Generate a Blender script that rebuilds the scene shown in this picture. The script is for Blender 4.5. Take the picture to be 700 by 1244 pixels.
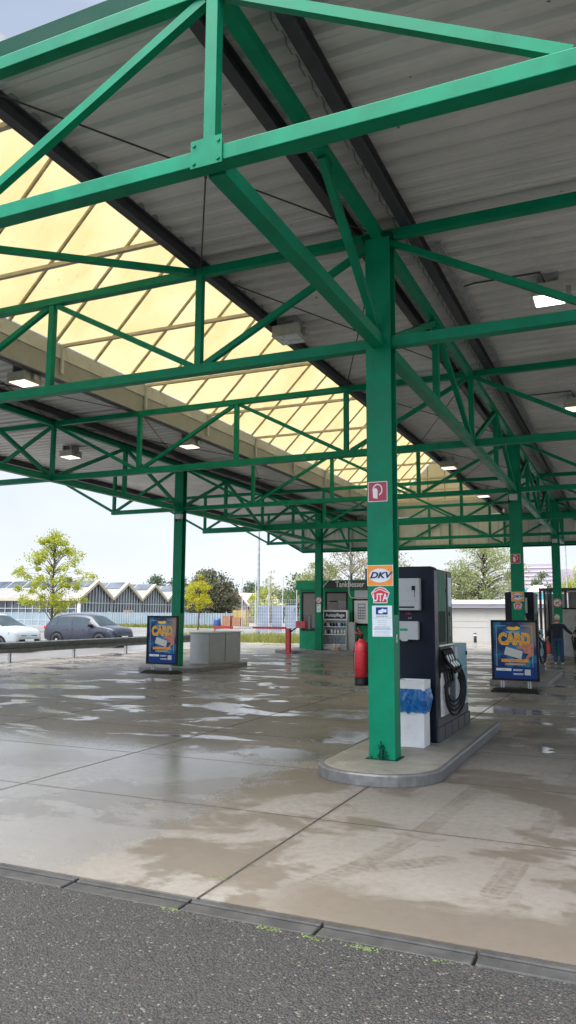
import bpy, bmesh, math, random
from mathutils import Vector, Matrix, noise
R = math.radians
random.seed(11)
for o in list(bpy.data.objects): bpy.data.objects.remove(o)
scene = bpy.context.scene
col = scene.collection

# ------------------------------------------------------------------ camera
YAW, PITCH, ROLL = 0.418015720, 0.131907237, 0.006052946
cd = bpy.data.cameras.new('camera'); cam = bpy.data.objects.new('camera', cd); col.objects.link(cam)
fw = Vector((-math.sin(YAW)*math.cos(PITCH), math.cos(YAW)*math.cos(PITCH), math.sin(PITCH)))
rt = Vector((math.cos(YAW), math.sin(YAW), 0)); up = rt.cross(fw)
r2 = rt*math.cos(ROLL)+up*math.sin(ROLL); u2 = -rt*math.sin(ROLL)+up*math.cos(ROLL)
m = Matrix((r2, u2, -fw)).transposed().to_4x4(); m.translation = (0, 0, 1.75)
cam.matrix_world = m
cd.sensor_fit = 'VERTICAL'; cd.sensor_height = 24; cd.lens = 24*929.453/1244
cd.clip_start = 0.05; cd.clip_end = 3000
scene.camera = cam

# ------------------------------------------------------------------ world, sun, exposure
SUN_EL, SUN_AZ = R(50), R(200)      # azimuth clockwise from +Y
sdir = Vector((math.sin(SUN_AZ)*math.cos(SUN_EL), math.cos(SUN_AZ)*math.cos(SUN_EL), math.sin(SUN_EL)))
w = bpy.data.worlds.new('World'); scene.world = w; w.use_nodes = True
nt = w.node_tree; nt.nodes.clear()
def wn(t, **k):
    n = nt.nodes.new(t)
    for a, b in k.items(): setattr(n, a, b)
    return n
sky = wn('ShaderNodeTexSky', sky_type='NISHITA', sun_disc=False, sun_elevation=SUN_EL, sun_rotation=SUN_AZ, air_density=1.2, dust_density=2.5)
bg1 = wn('ShaderNodeBackground'); bg1.inputs['Strength'].default_value = 0.09
nt.links.new(sky.outputs[0], bg1.inputs[0])
tc = wn('ShaderNodeTexCoord'); sep = wn('ShaderNodeSeparateXYZ'); nt.links.new(tc.outputs['Generated'], sep.inputs[0])
ramp = wn('ShaderNodeValToRGB'); nt.links.new(sep.outputs['Z'], ramp.inputs[0])
cr = ramp.color_ramp
cr.elements[0].position = 0.0; cr.elements[0].color = (0.44, 0.46, 0.475, 1)
cr.elements[1].position = 1.0; cr.elements[1].color = (1.9, 1.9, 1.86, 1)
for p, c in ((0.06, (0.405, 0.43, 0.465)), (0.22, (0.345, 0.38, 0.44)), (0.5, (0.225, 0.26, 0.335)), (0.64, (0.20, 0.235, 0.305)), (0.80, (1.0, 1.0, 1.02))):
    e = cr.elements.new(p); e.color = (*c, 1)
# soft cloud variation
cn = wn('ShaderNodeTexNoise'); cn.inputs['Scale'].default_value = 2.2; cn.inputs['Detail'].default_value = 5; cn.inputs['Roughness'].default_value = .5
mp = wn('ShaderNodeMapping'); mp.inputs['Scale'].default_value = (1, 1, 2.6); nt.links.new(tc.outputs['Generated'], mp.inputs[0]); nt.links.new(mp.outputs[0], cn.inputs['Vector'])
mr = wn('ShaderNodeMapRange'); nt.links.new(cn.outputs[0], mr.inputs[0])
mr.inputs[1].default_value = .3; mr.inputs[2].default_value = .7; mr.inputs[3].default_value = .9; mr.inputs[4].default_value = 1.1
vm = wn('ShaderNodeVectorMath', operation='SCALE'); nt.links.new(ramp.outputs[0], vm.inputs[0]); nt.links.new(mr.outputs[0], vm.inputs['Scale'])
# bright cloud veil round the hidden sun
dp = wn('ShaderNodeVectorMath', operation='DOT_PRODUCT'); nt.links.new(tc.outputs['Generated'], dp.inputs[0]); dp.inputs[1].default_value = sdir
gl = wn('ShaderNodeMapRange', interpolation_type='SMOOTHSTEP'); nt.links.new(dp.outputs['Value'], gl.inputs[0])
gl.inputs[1].default_value = .5; gl.inputs[2].default_value = 1.0; gl.inputs[3].default_value = 1.0; gl.inputs[4].default_value = 3.8
vm2 = wn('ShaderNodeVectorMath', operation='SCALE'); nt.links.new(vm.outputs[0], vm2.inputs[0]); nt.links.new(gl.outputs[0], vm2.inputs['Scale'])
bg2 = wn('ShaderNodeBackground'); nt.links.new(vm2.outputs[0], bg2.inputs[0]); bg2.inputs['Strength'].default_value = 1.0
mx = wn('ShaderNodeMixShader'); mx.inputs[0].default_value = .95
nt.links.new(bg1.outputs[0], mx.inputs[1]); nt.links.new(bg2.outputs[0], mx.inputs[2])
wo = wn('ShaderNodeOutputWorld'); nt.links.new(mx.outputs[0], wo.inputs[0])
sd = bpy.data.lights.new('sun', 'SUN'); sun = bpy.data.objects.new('sun', sd); col.objects.link(sun)
sd.energy = .6; sd.angle = R(30); sd.color = (1, .96, .9)
sun.rotation_euler = (-sdir).to_track_quat('-Z', 'Y').to_euler(); sun.location = (0, -20, 40)
vs = scene.view_settings; scene.display_settings.display_device = 'sRGB'
vs.view_transform = 'Standard'; vs.look = 'None'; vs.gamma = 1; vs.exposure = 1.27; vs.use_curve_mapping = False

# ------------------------------------------------------------------ materials
class NT:
    def __init__(s, name):
        s.m = bpy.data.materials.new(name); s.m.use_nodes = True; s.t = s.m.node_tree
        s.b = s.t.nodes['Principled BSDF']; s.out = s.t.nodes['Material Output']
    def n(s, t, **k):
        x = s.t.nodes.new(t)
        for a, b in k.items(): setattr(x, a, b)
        return x
    def link(s, a, b): s.t.links.new(a, b)
    def put(s, v, sock):
        if isinstance(v, bpy.types.NodeSocket): s.link(v, sock)
        else:
            if hasattr(sock.default_value, '__len__') and not hasattr(v, '__len__'): v = (v,)*3
            if hasattr(sock.default_value, '__len__') and len(sock.default_value) == 4 and len(v) == 3: v = (*v, 1)
            sock.default_value = v
    def pos(s): return s.n('ShaderNodeNewGeometry').outputs['Position']
    def obj(s): return s.n('ShaderNodeTexCoord').outputs['Object']
    def map(s, v, sc=(1, 1, 1), loc=(0, 0, 0), rot=(0, 0, 0)):
        x = s.n('ShaderNodeMapping'); s.link(v, x.inputs[0]); x.inputs['Scale'].default_value = sc; x.inputs['Location'].default_value = loc; x.inputs['Rotation'].default_value = rot
        return x.outputs[0]
    def noise(s, v, sc, det=4, ro=.55, dist=0):
        x = s.n('ShaderNodeTexNoise'); s.link(v, x.inputs['Vector']); x.inputs['Scale'].default_value = sc; x.inputs['Detail'].default_value = det
        x.inputs['Roughness'].default_value = ro; x.inputs['Distortion'].default_value = dist; return x.outputs[0]
    def vor(s, v, sc, out=0, feat='F1'):
        x = s.n('ShaderNodeTexVoronoi', feature=feat); s.link(v, x.inputs['Vector']); x.inputs['Scale'].default_value = sc; return x.outputs[out]
    def ma(s, op, a, b=0.0, c=0.0):
        x = s.n('ShaderNodeMath', operation=op); s.put(a, x.inputs[0]); s.put(b, x.inputs[1]); s.put(c, x.inputs[2]); return x.outputs[0]
    def mr(s, v, a, b, c=0.0, d=1.0, smooth=True):
        x = s.n('ShaderNodeMapRange', interpolation_type='SMOOTHSTEP' if smooth else 'LINEAR')
        for i, q in enumerate((v, a, b, c, d)): s.put(q, x.inputs[i])
        return x.outputs[0]
    def mix(s, f, a, b):
        x = s.n('ShaderNodeMix', data_type='RGBA'); s.put(f, x.inputs[0]); s.put(a, x.inputs[6]); s.put(b, x.inputs[7]); return x.outputs[2]
    def xyz(s, v):
        x = s.n('ShaderNodeSeparateXYZ'); s.link(v, x.inputs[0]); return x.outputs
    def bump(s, h, st=.3, d=.01, prev=None):
        x = s.n('ShaderNodeBump'); s.put(h, x.inputs['Height']); x.inputs['Strength'].default_value = st; x.inputs['Distance'].default_value = d
        if prev: s.link(prev, x.inputs['Normal'])
        return x.outputs[0]
    def set(s, **k):
        for a, b in k.items(): s.put(b, s.b.inputs[{'color': 'Base Color', 'rough': 'Roughness', 'metal': 'Metallic', 'coat': 'Coat Weight', 'coatr': 'Coat Roughness', 'spec': 'Specular IOR Level', 'normal': 'Normal', 'emit': 'Emission Color', 'estr': 'Emission Strength', 'trans': 'Transmission Weight', 'ior': 'IOR', 'alpha': 'Alpha'}[a]])
        return s

def plain(name, c, rough=.5, metal=0, var=.12, sc=6, coat=0, dirt=0.0, spec=.5):
    k = NT(name); v = k.obj()
    n1 = k.noise(v, sc, 5, .6)
    lo = tuple(x*(1-var) for x in c); hi = tuple(min(1, x*(1+var)) for x in c)
    cc = k.mix(k.mr(n1, .3, .7), lo, hi)
    if dirt: cc = k.mix(k.ma('MULTIPLY', k.mr(k.noise(v, sc*2.7, 6, .7), .52, .72), dirt), cc, (.09, .08, .06))
    k.set(color=cc, rough=k.mr(n1, .3, .7, max(0, rough-.07), min(1, rough+.07)), metal=metal, coat=coat, spec=spec)
    return k.m
def emis(name, c, st):
    k = NT(name); k.set(color=(c[0]*.8, c[1]*.8, c[2]*.8), emit=c, estr=st, rough=.4); return k.m

M = {}
def green(name, c, rough=.38, spec=.16):
    k = NT(name); p = k.pos(); n1 = k.noise(p, 3.0, 6, .6); n2 = k.noise(k.map(p, (14, 14, 1.6)), 1.0, 5, .7)
    cc = k.mix(k.mr(n1, .3, .72), tuple(x*.84 for x in c), tuple(x*1.12 for x in c))
    cc = k.mix(k.ma('MULTIPLY', k.mr(n2, .56, .8), .35), cc, (.05, .09, .06))
    sc = k.mr(k.noise(p, 26, 3, .7), .70, .76)
    cc = k.mix(k.ma('MULTIPLY', sc, .5), cc, (.02, .05, .035))
    ru = k.ma('MULTIPLY', k.mr(k.noise(p, 11, 6, .75), .665, .72), k.mr(k.noise(p, .7, 3, .5), .5, .62)); cc = k.mix(k.ma('MULTIPLY', ru, .7), cc, (.10, .045, .02))
    dr = k.mr(k.noise(k.map(p, (22, 22, .8)), 1.0, 4, .6), .60, .74); cc = k.mix(k.ma('MULTIPLY', dr, .28), cc, (.02, .035, .025))
    k.set(color=cc, rough=k.mr(n1, .3, .7, rough-.06, rough+.12), spec=spec, normal=k.bump(k.noise(p, 60, 3), .04, .004)); return k.m
M['green'] = green('green_paint', (.001, .20, .102))
M['green_dk'] = green('dark_green_paint', (.004, .055, .034), .6, .1)
M['kiosk_green'] = green('kiosk_green_paint', (.012, .30, .14), .4)
M['purlin'] = plain('dark_grey_steel', (.045, .045, .055), .5, .0, .2)
M['rod'] = plain('thin_rod_steel', (.03, .03, .03), .6)
# corrugated roof sheet seen from below
k = NT('roof_sheet'); p = k.pos()
n1 = k.noise(p, .5, 5, .6); sp = k.mr(k.noise(p, 9, 2, .5), .745, .78); st = k.noise(k.map(p, (.7, 5, 1)), 1, 5, .7)
cc = k.mix(k.mr(n1, .3, .7), (.52, .515, .50), (.66, .655, .64)); cc = k.mix(k.mr(st, .5, .8, 0, .4), cc, (.38, .365, .335)); cc = k.mix(k.ma('MULTIPLY', sp, .8), cc, (.03, .025, .02))
# lap seams every 5 m
xs = k.xyz(p)
sx = k.ma('ABSOLUTE', k.ma('SUBTRACT', k.ma('FRACT', k.ma('DIVIDE', xs[0], 5.0)), .5))
cc = k.mix(k.mr(sx, .0, .003, .7, 0), cc, (.08, .08, .08))
k.set(color=cc, rough=.42, metal=.15, spec=.5); M['deck'] = k.m
M['rooftop'] = plain('roof_felt', (.2, .2, .2), .8)
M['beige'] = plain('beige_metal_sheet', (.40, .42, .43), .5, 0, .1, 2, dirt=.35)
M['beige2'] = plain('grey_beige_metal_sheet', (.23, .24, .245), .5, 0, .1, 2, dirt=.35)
M['rib'] = plain('skylight_rib_metal', (.36, .31, .22), .5)
M['tie'] = plain('skylight_tie_metal', (.55, .47, .34), .5)
# yellowed translucent skylight sheet
k = NT('yellowed_skylight_sheet'); p = k.pos(); n1 = k.noise(p, .8, 5, .6); n2 = k.noise(k.map(p, (1, 6, 1)), 1.5, 5, .7)
cc = k.mix(k.mr(n1, .3, .7), (.66, .60, .42), (.71, .66, .50)); cc = k.mix(k.mr(n2, .52, .85, 0, .3), cc, (.44, .37, .24)); cc = k.mix(k.mr(k.noise(k.map(p, (3, 1.2, 3)), 1.6, 7, .75), .62, .8, 0, .4), cc, (.25, .19, .11)); cc = k.mix(k.ma('MULTIPLY', k.mr(k.noise(p, 12, 3, .6), .70, .74), .5), cc, (.12, .09, .05))
tr = k.n('ShaderNodeBsdfTranslucent'); k.link(cc, tr.inputs[0]); df = k.n('ShaderNodeBsdfDiffuse'); k.link(cc, df.inputs[0])
ms = k.n('ShaderNodeMixShader'); ms.inputs[0].default_value = .2; k.link(tr.outputs[0], ms.inputs[1]); k.link(df.outputs[0], ms.inputs[2]); k.link(ms.outputs[0], k.out.inputs[0])
M['sky'] = k.m
M['white_sheet'] = plain('white_ribbed_sheet', (.62, .62, .56), .45, 0, .06, 1, dirt=.15)
M['white'] = plain('white_paint', (.72, .73, .74), .4, 0, .04, 3, dirt=.12)
M['grey'] = plain('light_grey_metal', (.42, .44, .45), .42, .2, .06, 2, dirt=.2)
M['cabinet'] = plain('grey_cabinet_metal', (.30, .31, .31), .42, .3, .08, 2, dirt=.3)
M['alu'] = plain('brushed_aluminium', (.62, .63, .65), .3, .85, .08, 9)
M['galv'] = plain('galvanised_steel', (.36, .37, .38), .45, .6, .2, 5)
M['rail'] = plain('weathered_guardrail_steel', (.13, .14, .14), .5, .5, .25, 5)
M['black'] = plain('black_plastic', (.008, .008, .010), .45, spec=.2)
M['rubber'] = plain('black_rubber', (.014, .014, .016), .62, 0, .3, spec=.25)
M['navy'] = plain('navy_pump_paint', (.004, .008, .019), .38, 0, .15, 2, spec=.2)
M['pumpgreen'] = plain('dark_green_pump_panel', (.018, .042, .028), .5, 0, .2, 2, spec=.3)
M['pumprib'] = plain('pale_green_pump_rib', (.06, .17, .12), .45)
M['teal'] = plain('teal_pump_panel', (.03, .22, .30), .3, 0, .12, 2)
M['pgrey'] = plain('pump_grey_plastic', (.40, .42, .43), .4, 0, .05, 4, dirt=.15)
M['dstone'] = plain('dark_plinth_stone', (.05, .055, .06), .6, 0, .3, 12)
M['hosetube'] = plain('white_hose_tube', (.6, .6, .58), .4)
M['red'] = plain('red_paint', (.50, .02, .03), .3, 0, .1, 4, coat=.2)
M['sign_red'] = plain('sign_red', (.36, .015, .045), .4, 0, .05)
M['orange'] = plain('sign_orange', (.80, .27, .02), .4, 0, .04)
M['emb_red'] = plain('emblem_red', (.62, .015, .03), .4, 0, .04)
M['oval'] = plain('sign_pale_blue', (.66, .72, .80), .4, 0, .03)
M['ink'] = plain('dark_blue_ink', (.008, .012, .05), .5, 0, 0)
M['txtgrey'] = plain('grey_print', (.25, .27, .32), .6, 0, 0)
M['blue'] = plain('print_blue', (.008, .045, .20), .5, 0, .05, spec=.15)
M['paper'] = plain('paper_sheet', (.68, .74, .78), .6, 0, .03)
M['yellow'] = plain('print_yellow', (.85, .55, .05), .5, 0, .05)
M['card_or'] = plain('print_orange', (.75, .30, .015), .5, 0, .25, 25)
M['skin_print'] = plain('print_skin', (.50, .20, .14), .5, 0, .3, 14, spec=.15)
M['card_grey'] = plain('print_card_grey', (.52, .54, .52), .5, 0, .05)
M['brownp'] = plain('print_brown', (.30, .20, .12), .5, 0, .2)
M['bag'] = plain('blue_bin_liner', (.003, .11, .33), .3, 0, .35, 22)
M['glass_dk'] = plain('dark_glass', (.02, .025, .03), .08, 0, .2, 2, spec=.7)
M['glass_car'] = plain('car_glass', (.03, .045, .05), .1, 0, .2, 1, spec=.5)
M['blind'] = plain('roller_blind', (.22, .20, .18), .7, 0, .1, 3)
M['inside'] = plain('dim_interior', (.09, .085, .07), .7, 0, .4, 4)
M['lamp_on'] = emis('lamp_glow_cool', (.92, 1, .96), 2.2)
M['lamp_warm'] = emis('lamp_glow_warm', (1, .78, .62), 1.0)
M['lamp_off'] = plain('lamp_cover_unlit', (.62, .66, .68), .3)
M['lampbox'] = plain('lamp_housing', (.40, .40, .33), .5, 0, .1, 6, dirt=.2)
M['carblue'] = plain('dark_grey_car_paint', (.022, .026, .042), .25, .2, .04, 1, coat=.35)
M['carwhite'] = plain('white_car_paint', (.31, .345, .37), .28, 0, .03, 1, coat=.4)
M['tyre'] = plain('tyre_rubber', (.018, .018, .02), .7)
M['rim'] = plain('alloy_rim', (.5, .5, .52), .3, .7)
M['headl'] = plain('headlight_lens', (.22, .25, .28), .12, 0, .2, 8, coat=.6)
M['cream'] = plain('cream_fascia', (.42, .37, .27), .6, 0, .05, 1)
M['roofgrey'] = plain('pale_roof_sheet', (.19, .187, .178), .5, 0, .08, .8)
M['palewall'] = plain('pale_blue_panel', (.24, .30, .34), .6, 0, .1, .5)
M['mullion'] = plain('white_mullion', (.42, .45, .47), .5, 0, .03)
M['hallglass'] = plain('hall_glass', (.06, .075, .095), .12, 0, .5, .35, spec=.7)
M['wallwhite'] = plain('cream_white_wall', (.42, .405, .37), .7, 0, .04, .6, dirt=.06)
M['lilac'] = plain('lilac_cladding', (.36, .31, .36), .6, 0, .08, .8)
M['lilac2'] = plain('lilac_white_band', (.58, .54, .60), .6, 0, .05, .8)
M['tealwall'] = plain('teal_wall', (.06, .36, .42), .6)
M['shed'] = plain('shed_grey_cladding', (.20, .20, .19), .55, .2, .2, 3, dirt=.3)
M['sheddark'] = plain('shed_dark_frame', (.045, .045, .048), .5)
M['ochre'] = plain('ochre_trim', (.40, .25, .09), .6, 0, .2, 5)
M['crate'] = plain('rust_orange_crate', (.27, .12, .07), .7, 0, .2, 2)
M['crateY'] = plain('yellow_container', (.36, .27, .09), .7, 0, .1, 2)
M['barrel'] = plain('blue_barrel', (.02, .06, .18), .4)
M['bark'] = plain('bark', (.07, .055, .042), .9, 0, .3, 10)
M['jacket'] = plain('navy_jacket_cloth', (.012, .017, .030), .8, 0, .3, 9)
M['jeans'] = plain('blue_denim', (.02, .055, .13), .85, 0, .25, 12)
M['skin'] = plain('skin', (.50, .27, .20), .55)
M['hair'] = plain('white_hair', (.52, .50, .47), .7, 0, .2, 20)
M['shoe'] = plain('pale_shoe', (.42, .42, .40), .7)
M['cardboard'] = plain('cardboard', (.48, .30, .16), .8)
M['houseroof'] = plain('pale_tile_roof', (.55, .48, .42), .7)
M['housewall'] = plain('brown_timber_wall', (.16, .11, .09), .8)
M['bluefence'] = plain('pale_blue_fence', (.19, .23, .29), .6, 0, .2, 1)
M['wire'] = plain('galvanised_wire', (.45, .49, .52), .5, .3)
M['kerbsteel'] = plain('island_rim_steel', (.17, .17, .17), .5, .4, .2, 7, dirt=.3)
def leaf(name, a, b, tr=.35):
    k = NT(name); p = k.obj(); v = k.noise(p, 1.1, 3, .6); v2 = k.noise(p, 9, 2, .6)
    cc = k.mix(k.mr(k.ma('ADD', k.ma('MULTIPLY', v, .6), k.ma('MULTIPLY', v2, .4)), .35, .65), a, b)
    t = k.n('ShaderNodeBsdfTranslucent'); k.link(cc, t.inputs[0]); k.set(color=cc, rough=.55)
    ms = k.n('ShaderNodeMixShader'); ms.inputs[0].default_value = tr; k.link(k.b.outputs[0], ms.inputs[1]); k.link(t.outputs[0], ms.inputs[2]); k.link(ms.outputs[0], k.out.inputs[0])
    return k.m
M['leafY'] = leaf('yellow_green_leaves', (.24, .29, .02), (.44, .45, .05), .45)
M['leafYY'] = leaf('bright_yellow_leaves', (.32, .33, .01), (.50, .45, .02), .45)
M['leafR'] = leaf('red_brown_green_leaves', (.10, .07, .05), (.075, .11, .045), .25)
M['leafG'] = leaf('mid_green_leaves', (.045, .09, .02), (.11, .17, .04))
M['leafD'] = leaf('far_green_leaves', (.075, .11, .07), (.12, .16, .10))
M['leafP'] = leaf('pale_green_leaves', (.20, .25, .09), (.36, .37, .17), .5)
M['leafBr'] = leaf('pinkish_young_leaves', (.24, .17, .10), (.24, .25, .12), .4)
M['grass'] = leaf('tall_grass', (.17, .20, .04), (.30, .29, .08), .3)
M['moss'] = leaf('green_moss', (.07, .12, .015), (.13, .19, .02), .2)

# wet concrete slabs
k = NT('wet_concrete'); p = k.pos(); xs = k.xyz(p); X, Y = xs[0], xs[1]
nb = k.noise(p, .55, 6, .6); nm = k.noise(p, 2.3, 7, .65); nf = k.noise(p, 14, 6, .7); ng = k.noise(p, 120, 3, .7)
base = k.mix(k.mr(nb, .3, .7), (.165, .148, .127), (.235, .216, .193))
base = k.mix(k.mr(nf, .35, .75, 0, .55), base, (.125, .108, .088)); base = k.mix(k.mr(ng, .3, .7, 0, .25), base, (.30, .28, .255))
# slab tone changes from bay to bay
wn_ = k.n('ShaderNodeTexWhiteNoise', noise_dimensions='2D')
cmb = k.n('ShaderNodeCombineXYZ'); k.link(k.ma('FLOOR', k.ma('DIVIDE', k.ma('ADD', X, 2.53), 3.26)), cmb.inputs[0]); k.link(k.ma('FLOOR', k.ma('DIVIDE', k.ma('SUBTRACT', Y, 6.38), 1.95)), cmb.inputs[1]); k.link(cmb.outputs[0], wn_.inputs[0])
base = k.mix(k.ma('MULTIPLY', wn_.outputs[0], .3), base, (.15, .132, .112))
base = k.mix(k.mr(Y, 8, 20, 0, .55), base, (.27, .245, .215))  # far slabs painted paler to make up for light falloff under the canopy
def seg(ax, ay, bx, by):      # distance to a line segment in the plane
    dx, dy = bx-ax, by-ay; L2 = dx*dx+dy*dy
    px = k.ma('SUBTRACT', X, ax); py = k.ma('SUBTRACT', Y, ay)
    t = k.ma('DIVIDE', k.ma('ADD', k.ma('MULTIPLY', px, dx), k.ma('MULTIPLY', py, dy)), L2)
    tcl = k.ma('MINIMUM', k.ma('MAXIMUM', t, 0), 1)
    ex = k.ma('SUBTRACT', px, k.ma('MULTIPLY', tcl, dx)); ey = k.ma('SUBTRACT', py, k.ma('MULTIPLY', tcl, dy))
    return k.ma('SQRT', k.ma('ADD', k.ma('MULTIPLY', ex, ex), k.ma('MULTIPLY', ey, ey))), k.ma('MULTIPLY', t, math.sqrt(L2))
wob = k.ma('MULTIPLY', k.ma('SUBTRACT', nm, .5), 1.0)
wob2 = k.ma('MULTIPLY', k.ma('SUBTRACT', nf, .5), .35)
# film of water: left of a wavering edge near the drive, streaks further in
edge = k.ma('ADD', k.ma('ADD', X, 3.55), k.ma('ADD', k.ma('MULTIPLY', wob, 1.5), wob2))
edge = k.ma('ADD', edge, k.ma('MULTIPLY', k.ma('SUBTRACT', Y, 6.0), .02))
filmA = k.mr(edge, -.20, .16, 1, 0)
streak = k.noise(k.map(p, (.42, .9, 1)), 1.0, 7, .62, .6)
filmB = k.mr(k.ma('ADD', streak, k.ma('MULTIPLY', k.ma('SUBTRACT', nf, .5), .12)), .515, .575)
far = k.mr(Y, 8.2, 9.6)
filmN = k.ma('MULTIPLY', filmA, k.mr(k.noise(p, .9, 5, .6), .22, .40))
film = k.ma('ADD', k.ma('MULTIPLY', filmN, k.ma('SUBTRACT', 1, far)), k.ma('MULTIPLY', filmB, far))
rightdry = k.ma('MULTIPLY', k.mr(X, -2.6, -1.6), k.mr(Y, 14, 9))
film = k.ma('MULTIPLY', film, k.ma('SUBTRACT', 1, rightdry))
film = k.ma('MAXIMUM', film, k.ma('MULTIPLY', k.mr(k.noise(k.map(p, (1, 1.0, 1), (7, 3, 0)), .9, 6, .6), .58, .64), k.mr(Y, 7.5, 10)))
# damp brown stains
damp = k.mr(k.ma('ADD', k.noise(k.map(p, (.8, 1.1, 1), (3.2, 1.7, 0)), .8, 7, .62, .4), k.ma('MULTIPLY', wob2, .15)), .485, .55)
nearedge = k.mr(k.ma('ADD', Y, k.ma('MULTIPLY', wob, 1.3)), 4.75, 5.15, 1, 0)
nearedge = k.ma('MULTIPLY', nearedge, k.mr(X, -2.5, -1.8))
damp = k.ma('MAXIMUM', damp, nearedge)
# tyre tracks
tt = None
for s in ((-2.0, 4.86, -1.81, 5.4), (-1.81, 5.4, -1.63, 6.32), (-1.63, 6.32, -1.5, 8.2), (-.87, 5.2, -.77, 6.55), (-.77, 6.55, -.6, 9.6), (-1.72, 5.35, -1.3, 5.75)):
    d, t = seg(*s); trk = k.ma('MULTIPLY', k.mr(d, .085, .10, 1, 0), k.mr(k.ma('SINE', k.ma('MULTIPLY', t, 95)), -.4, .3, .45, 1))
    grv = k.mr(k.ma('ABSOLUTE', k.ma('SUBTRACT', d, .045)), .004, .009, .45, 1)
    trk = k.ma('MULTIPLY', trk, grv)
    tt = trk if tt is None else k.ma('MAXIMUM', tt, trk)
tt = k.ma('MULTIPLY', k.ma('MULTIPLY', tt, k.mr(nf, .38, .58, .4, .95)), k.mr(nm, .38, .55, .3, 1))
damp2 = k.ma('MAXIMUM', damp, k.ma('MULTIPLY', tt, 1.0))
cc = k.mix(k.ma('MULTIPLY', damp2, .62), base, (.088, .066, .045))
cc = k.mix(k.ma('MULTIPLY', film, .3), cc, (.16, .155, .15))
oil = k.mr(k.noise(p, 1.7, 5, .7), .66, .74); cc = k.mix(k.ma('MULTIPLY', oil, .75), cc, (.045, .035, .025))
spots = k.mr(k.noise(k.map(p, (1, 2.2, 1)), 7.5, 5, .65), .66, .72); cc = k.mix(k.ma('MULTIPLY', spots, .5), cc, (.06, .05, .04))
fx = k.ma('MULTIPLY', k.ma('ABSOLUTE', k.ma('SUBTRACT', k.ma('FRACT', k.ma('ADD', k.ma('DIVIDE', k.ma('ADD', X, 2.53), 3.26), .5)), .5)), 3.26)
fy = k.ma('MULTIPLY', k.ma('ABSOLUTE', k.ma('SUBTRACT', k.ma('FRACT', k.ma('ADD', k.ma('DIVIDE', k.ma('SUBTRACT', Y, 6.38), 1.95), .5)), .5)), 1.95)
jit = k.ma('MULTIPLY', k.ma('SUBTRACT', nf, .5), .006)
jx = k.mr(k.ma('ADD', fx, jit), .009, .014, 1, 0); jy = k.mr(k.ma('ADD', fy, jit), .005, .010, 1, 0)
jy = k.ma('MULTIPLY', jy, k.mr(Y, 4.9, 5.0)); jj = k.ma('MAXIMUM', jx, jy)
cc = k.mix(jj, cc, (.018, .016, .014))
halo = k.ma('MULTIPLY', k.mr(k.ma('MINIMUM', fx, k.ma('ADD', fy, k.mr(Y, 4.9, 5.0, 1, 0))), .0, .07, .4, 0), k.mr(nf, .35, .6)); cc = k.mix(halo, cc, (.10, .08, .06))
ro = k.mr(nf, .3, .7, .50, .66); ro = k.ma('ADD', k.ma('MULTIPLY', ro, k.ma('SUBTRACT', 1, damp2)), k.ma('MULTIPLY', damp2, .42))
fr = k.ma('ADD', k.mr(nf, .3, .7, .05, .14), k.ma('MULTIPLY', k.mr(Y, 10, 7), .12))
ro = k.ma('ADD', k.ma('MULTIPLY', ro, k.ma('SUBTRACT', 1, film)), k.ma('MULTIPLY', film, fr))
ro = k.ma('MAXIMUM', ro, k.ma('MULTIPLY', jj, .9))
hgt = k.ma('MULTIPLY', k.ma('ADD', k.ma('MULTIPLY', ng, .5), nf), k.ma('SUBTRACT', 1, k.ma('MULTIPLY', film, .8)))
brush = k.n('ShaderNodeTexWave', wave_type='BANDS', bands_direction='Y'); k.link(p, brush.inputs[0]); brush.inputs['Scale'].default_value = 9; brush.inputs['Distortion'].default_value = 2.5; brush.inputs['Detail'].default_value = 3
hgt = k.ma('ADD', hgt, k.ma('MULTIPLY', brush.outputs[1], k.ma('MULTIPLY', k.mr(nb, .4, .6), .25)))
k.set(color=cc, rough=ro, spec=k.ma('ADD', .42, k.ma('MULTIPLY', film, .35)), normal=k.bump(k.ma('SUBTRACT', hgt, k.ma('MULTIPLY', jj, 2)), .22, .006)); M['concrete'] = k.m
# coarse asphalt
k = NT('coarse_asphalt'); p = k.pos()
wv = k.n('ShaderNodeTexVoronoi'); k.link(p, wv.inputs['Vector']); wv.inputs['Scale'].default_value = 78
wv2 = k.n('ShaderNodeTexVoronoi'); k.link(k.map(p, (1, 1, 1), (5, 2, 0)), wv2.inputs['Vector']); wv2.inputs['Scale'].default_value = 190
g1 = k.xyz(wv.outputs['Color'])[0]; g2 = k.xyz(wv2.outputs['Color'])[1]
cc = k.mix(g1, (.016, .015, .016), (.058, .055, .054)); cc = k.mix(k.mr(g2, .2, .9, 0, .5), cc, (.066, .062, .060)); 
cc = k.mix(k.mr(g1, .955, .97), cc, (.17, .16, .14)); cc = k.mix(k.ma('MULTIPLY', k.mr(g2, .955, .965), .8), cc, (.18, .12, .08))
cc = k.mix(k.mr(wv.outputs['Distance'], .45, .75, 0, .75), cc, (.018, .017, .017))
n1 = k.noise(p, 1.2, 5, .6); n2 = k.noise(p, 7, 5, .6); cc = k.mix(k.mr(n1, .35, .7, 0, .35), cc, (.05, .047, .045)); cc = k.mix(k.mr(n2, .45, .75, 0, .4), cc, (.035, .033, .032))
h = k.ma('ADD', k.ma('SUBTRACT', 1, wv.outputs['Distance']), k.ma('MULTIPLY', k.ma('SUBTRACT', 1, wv2.outputs['Distance']), .45))
h = k.ma('ADD', h, k.ma('MULTIPLY', g1, .8))
k.set(color=cc, rough=k.mr(g1, 0, 1, .42, .7), spec=.4, normal=k.bump(h, 1.0, .009)); M['asphalt'] = k.m
k = NT('car_park_paving'); p = k.pos(); n1 = k.noise(k.map(p, (.25, .12, 1)), 1, 6, .6); n2 = k.noise(p, 30, 3, .6)
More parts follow.
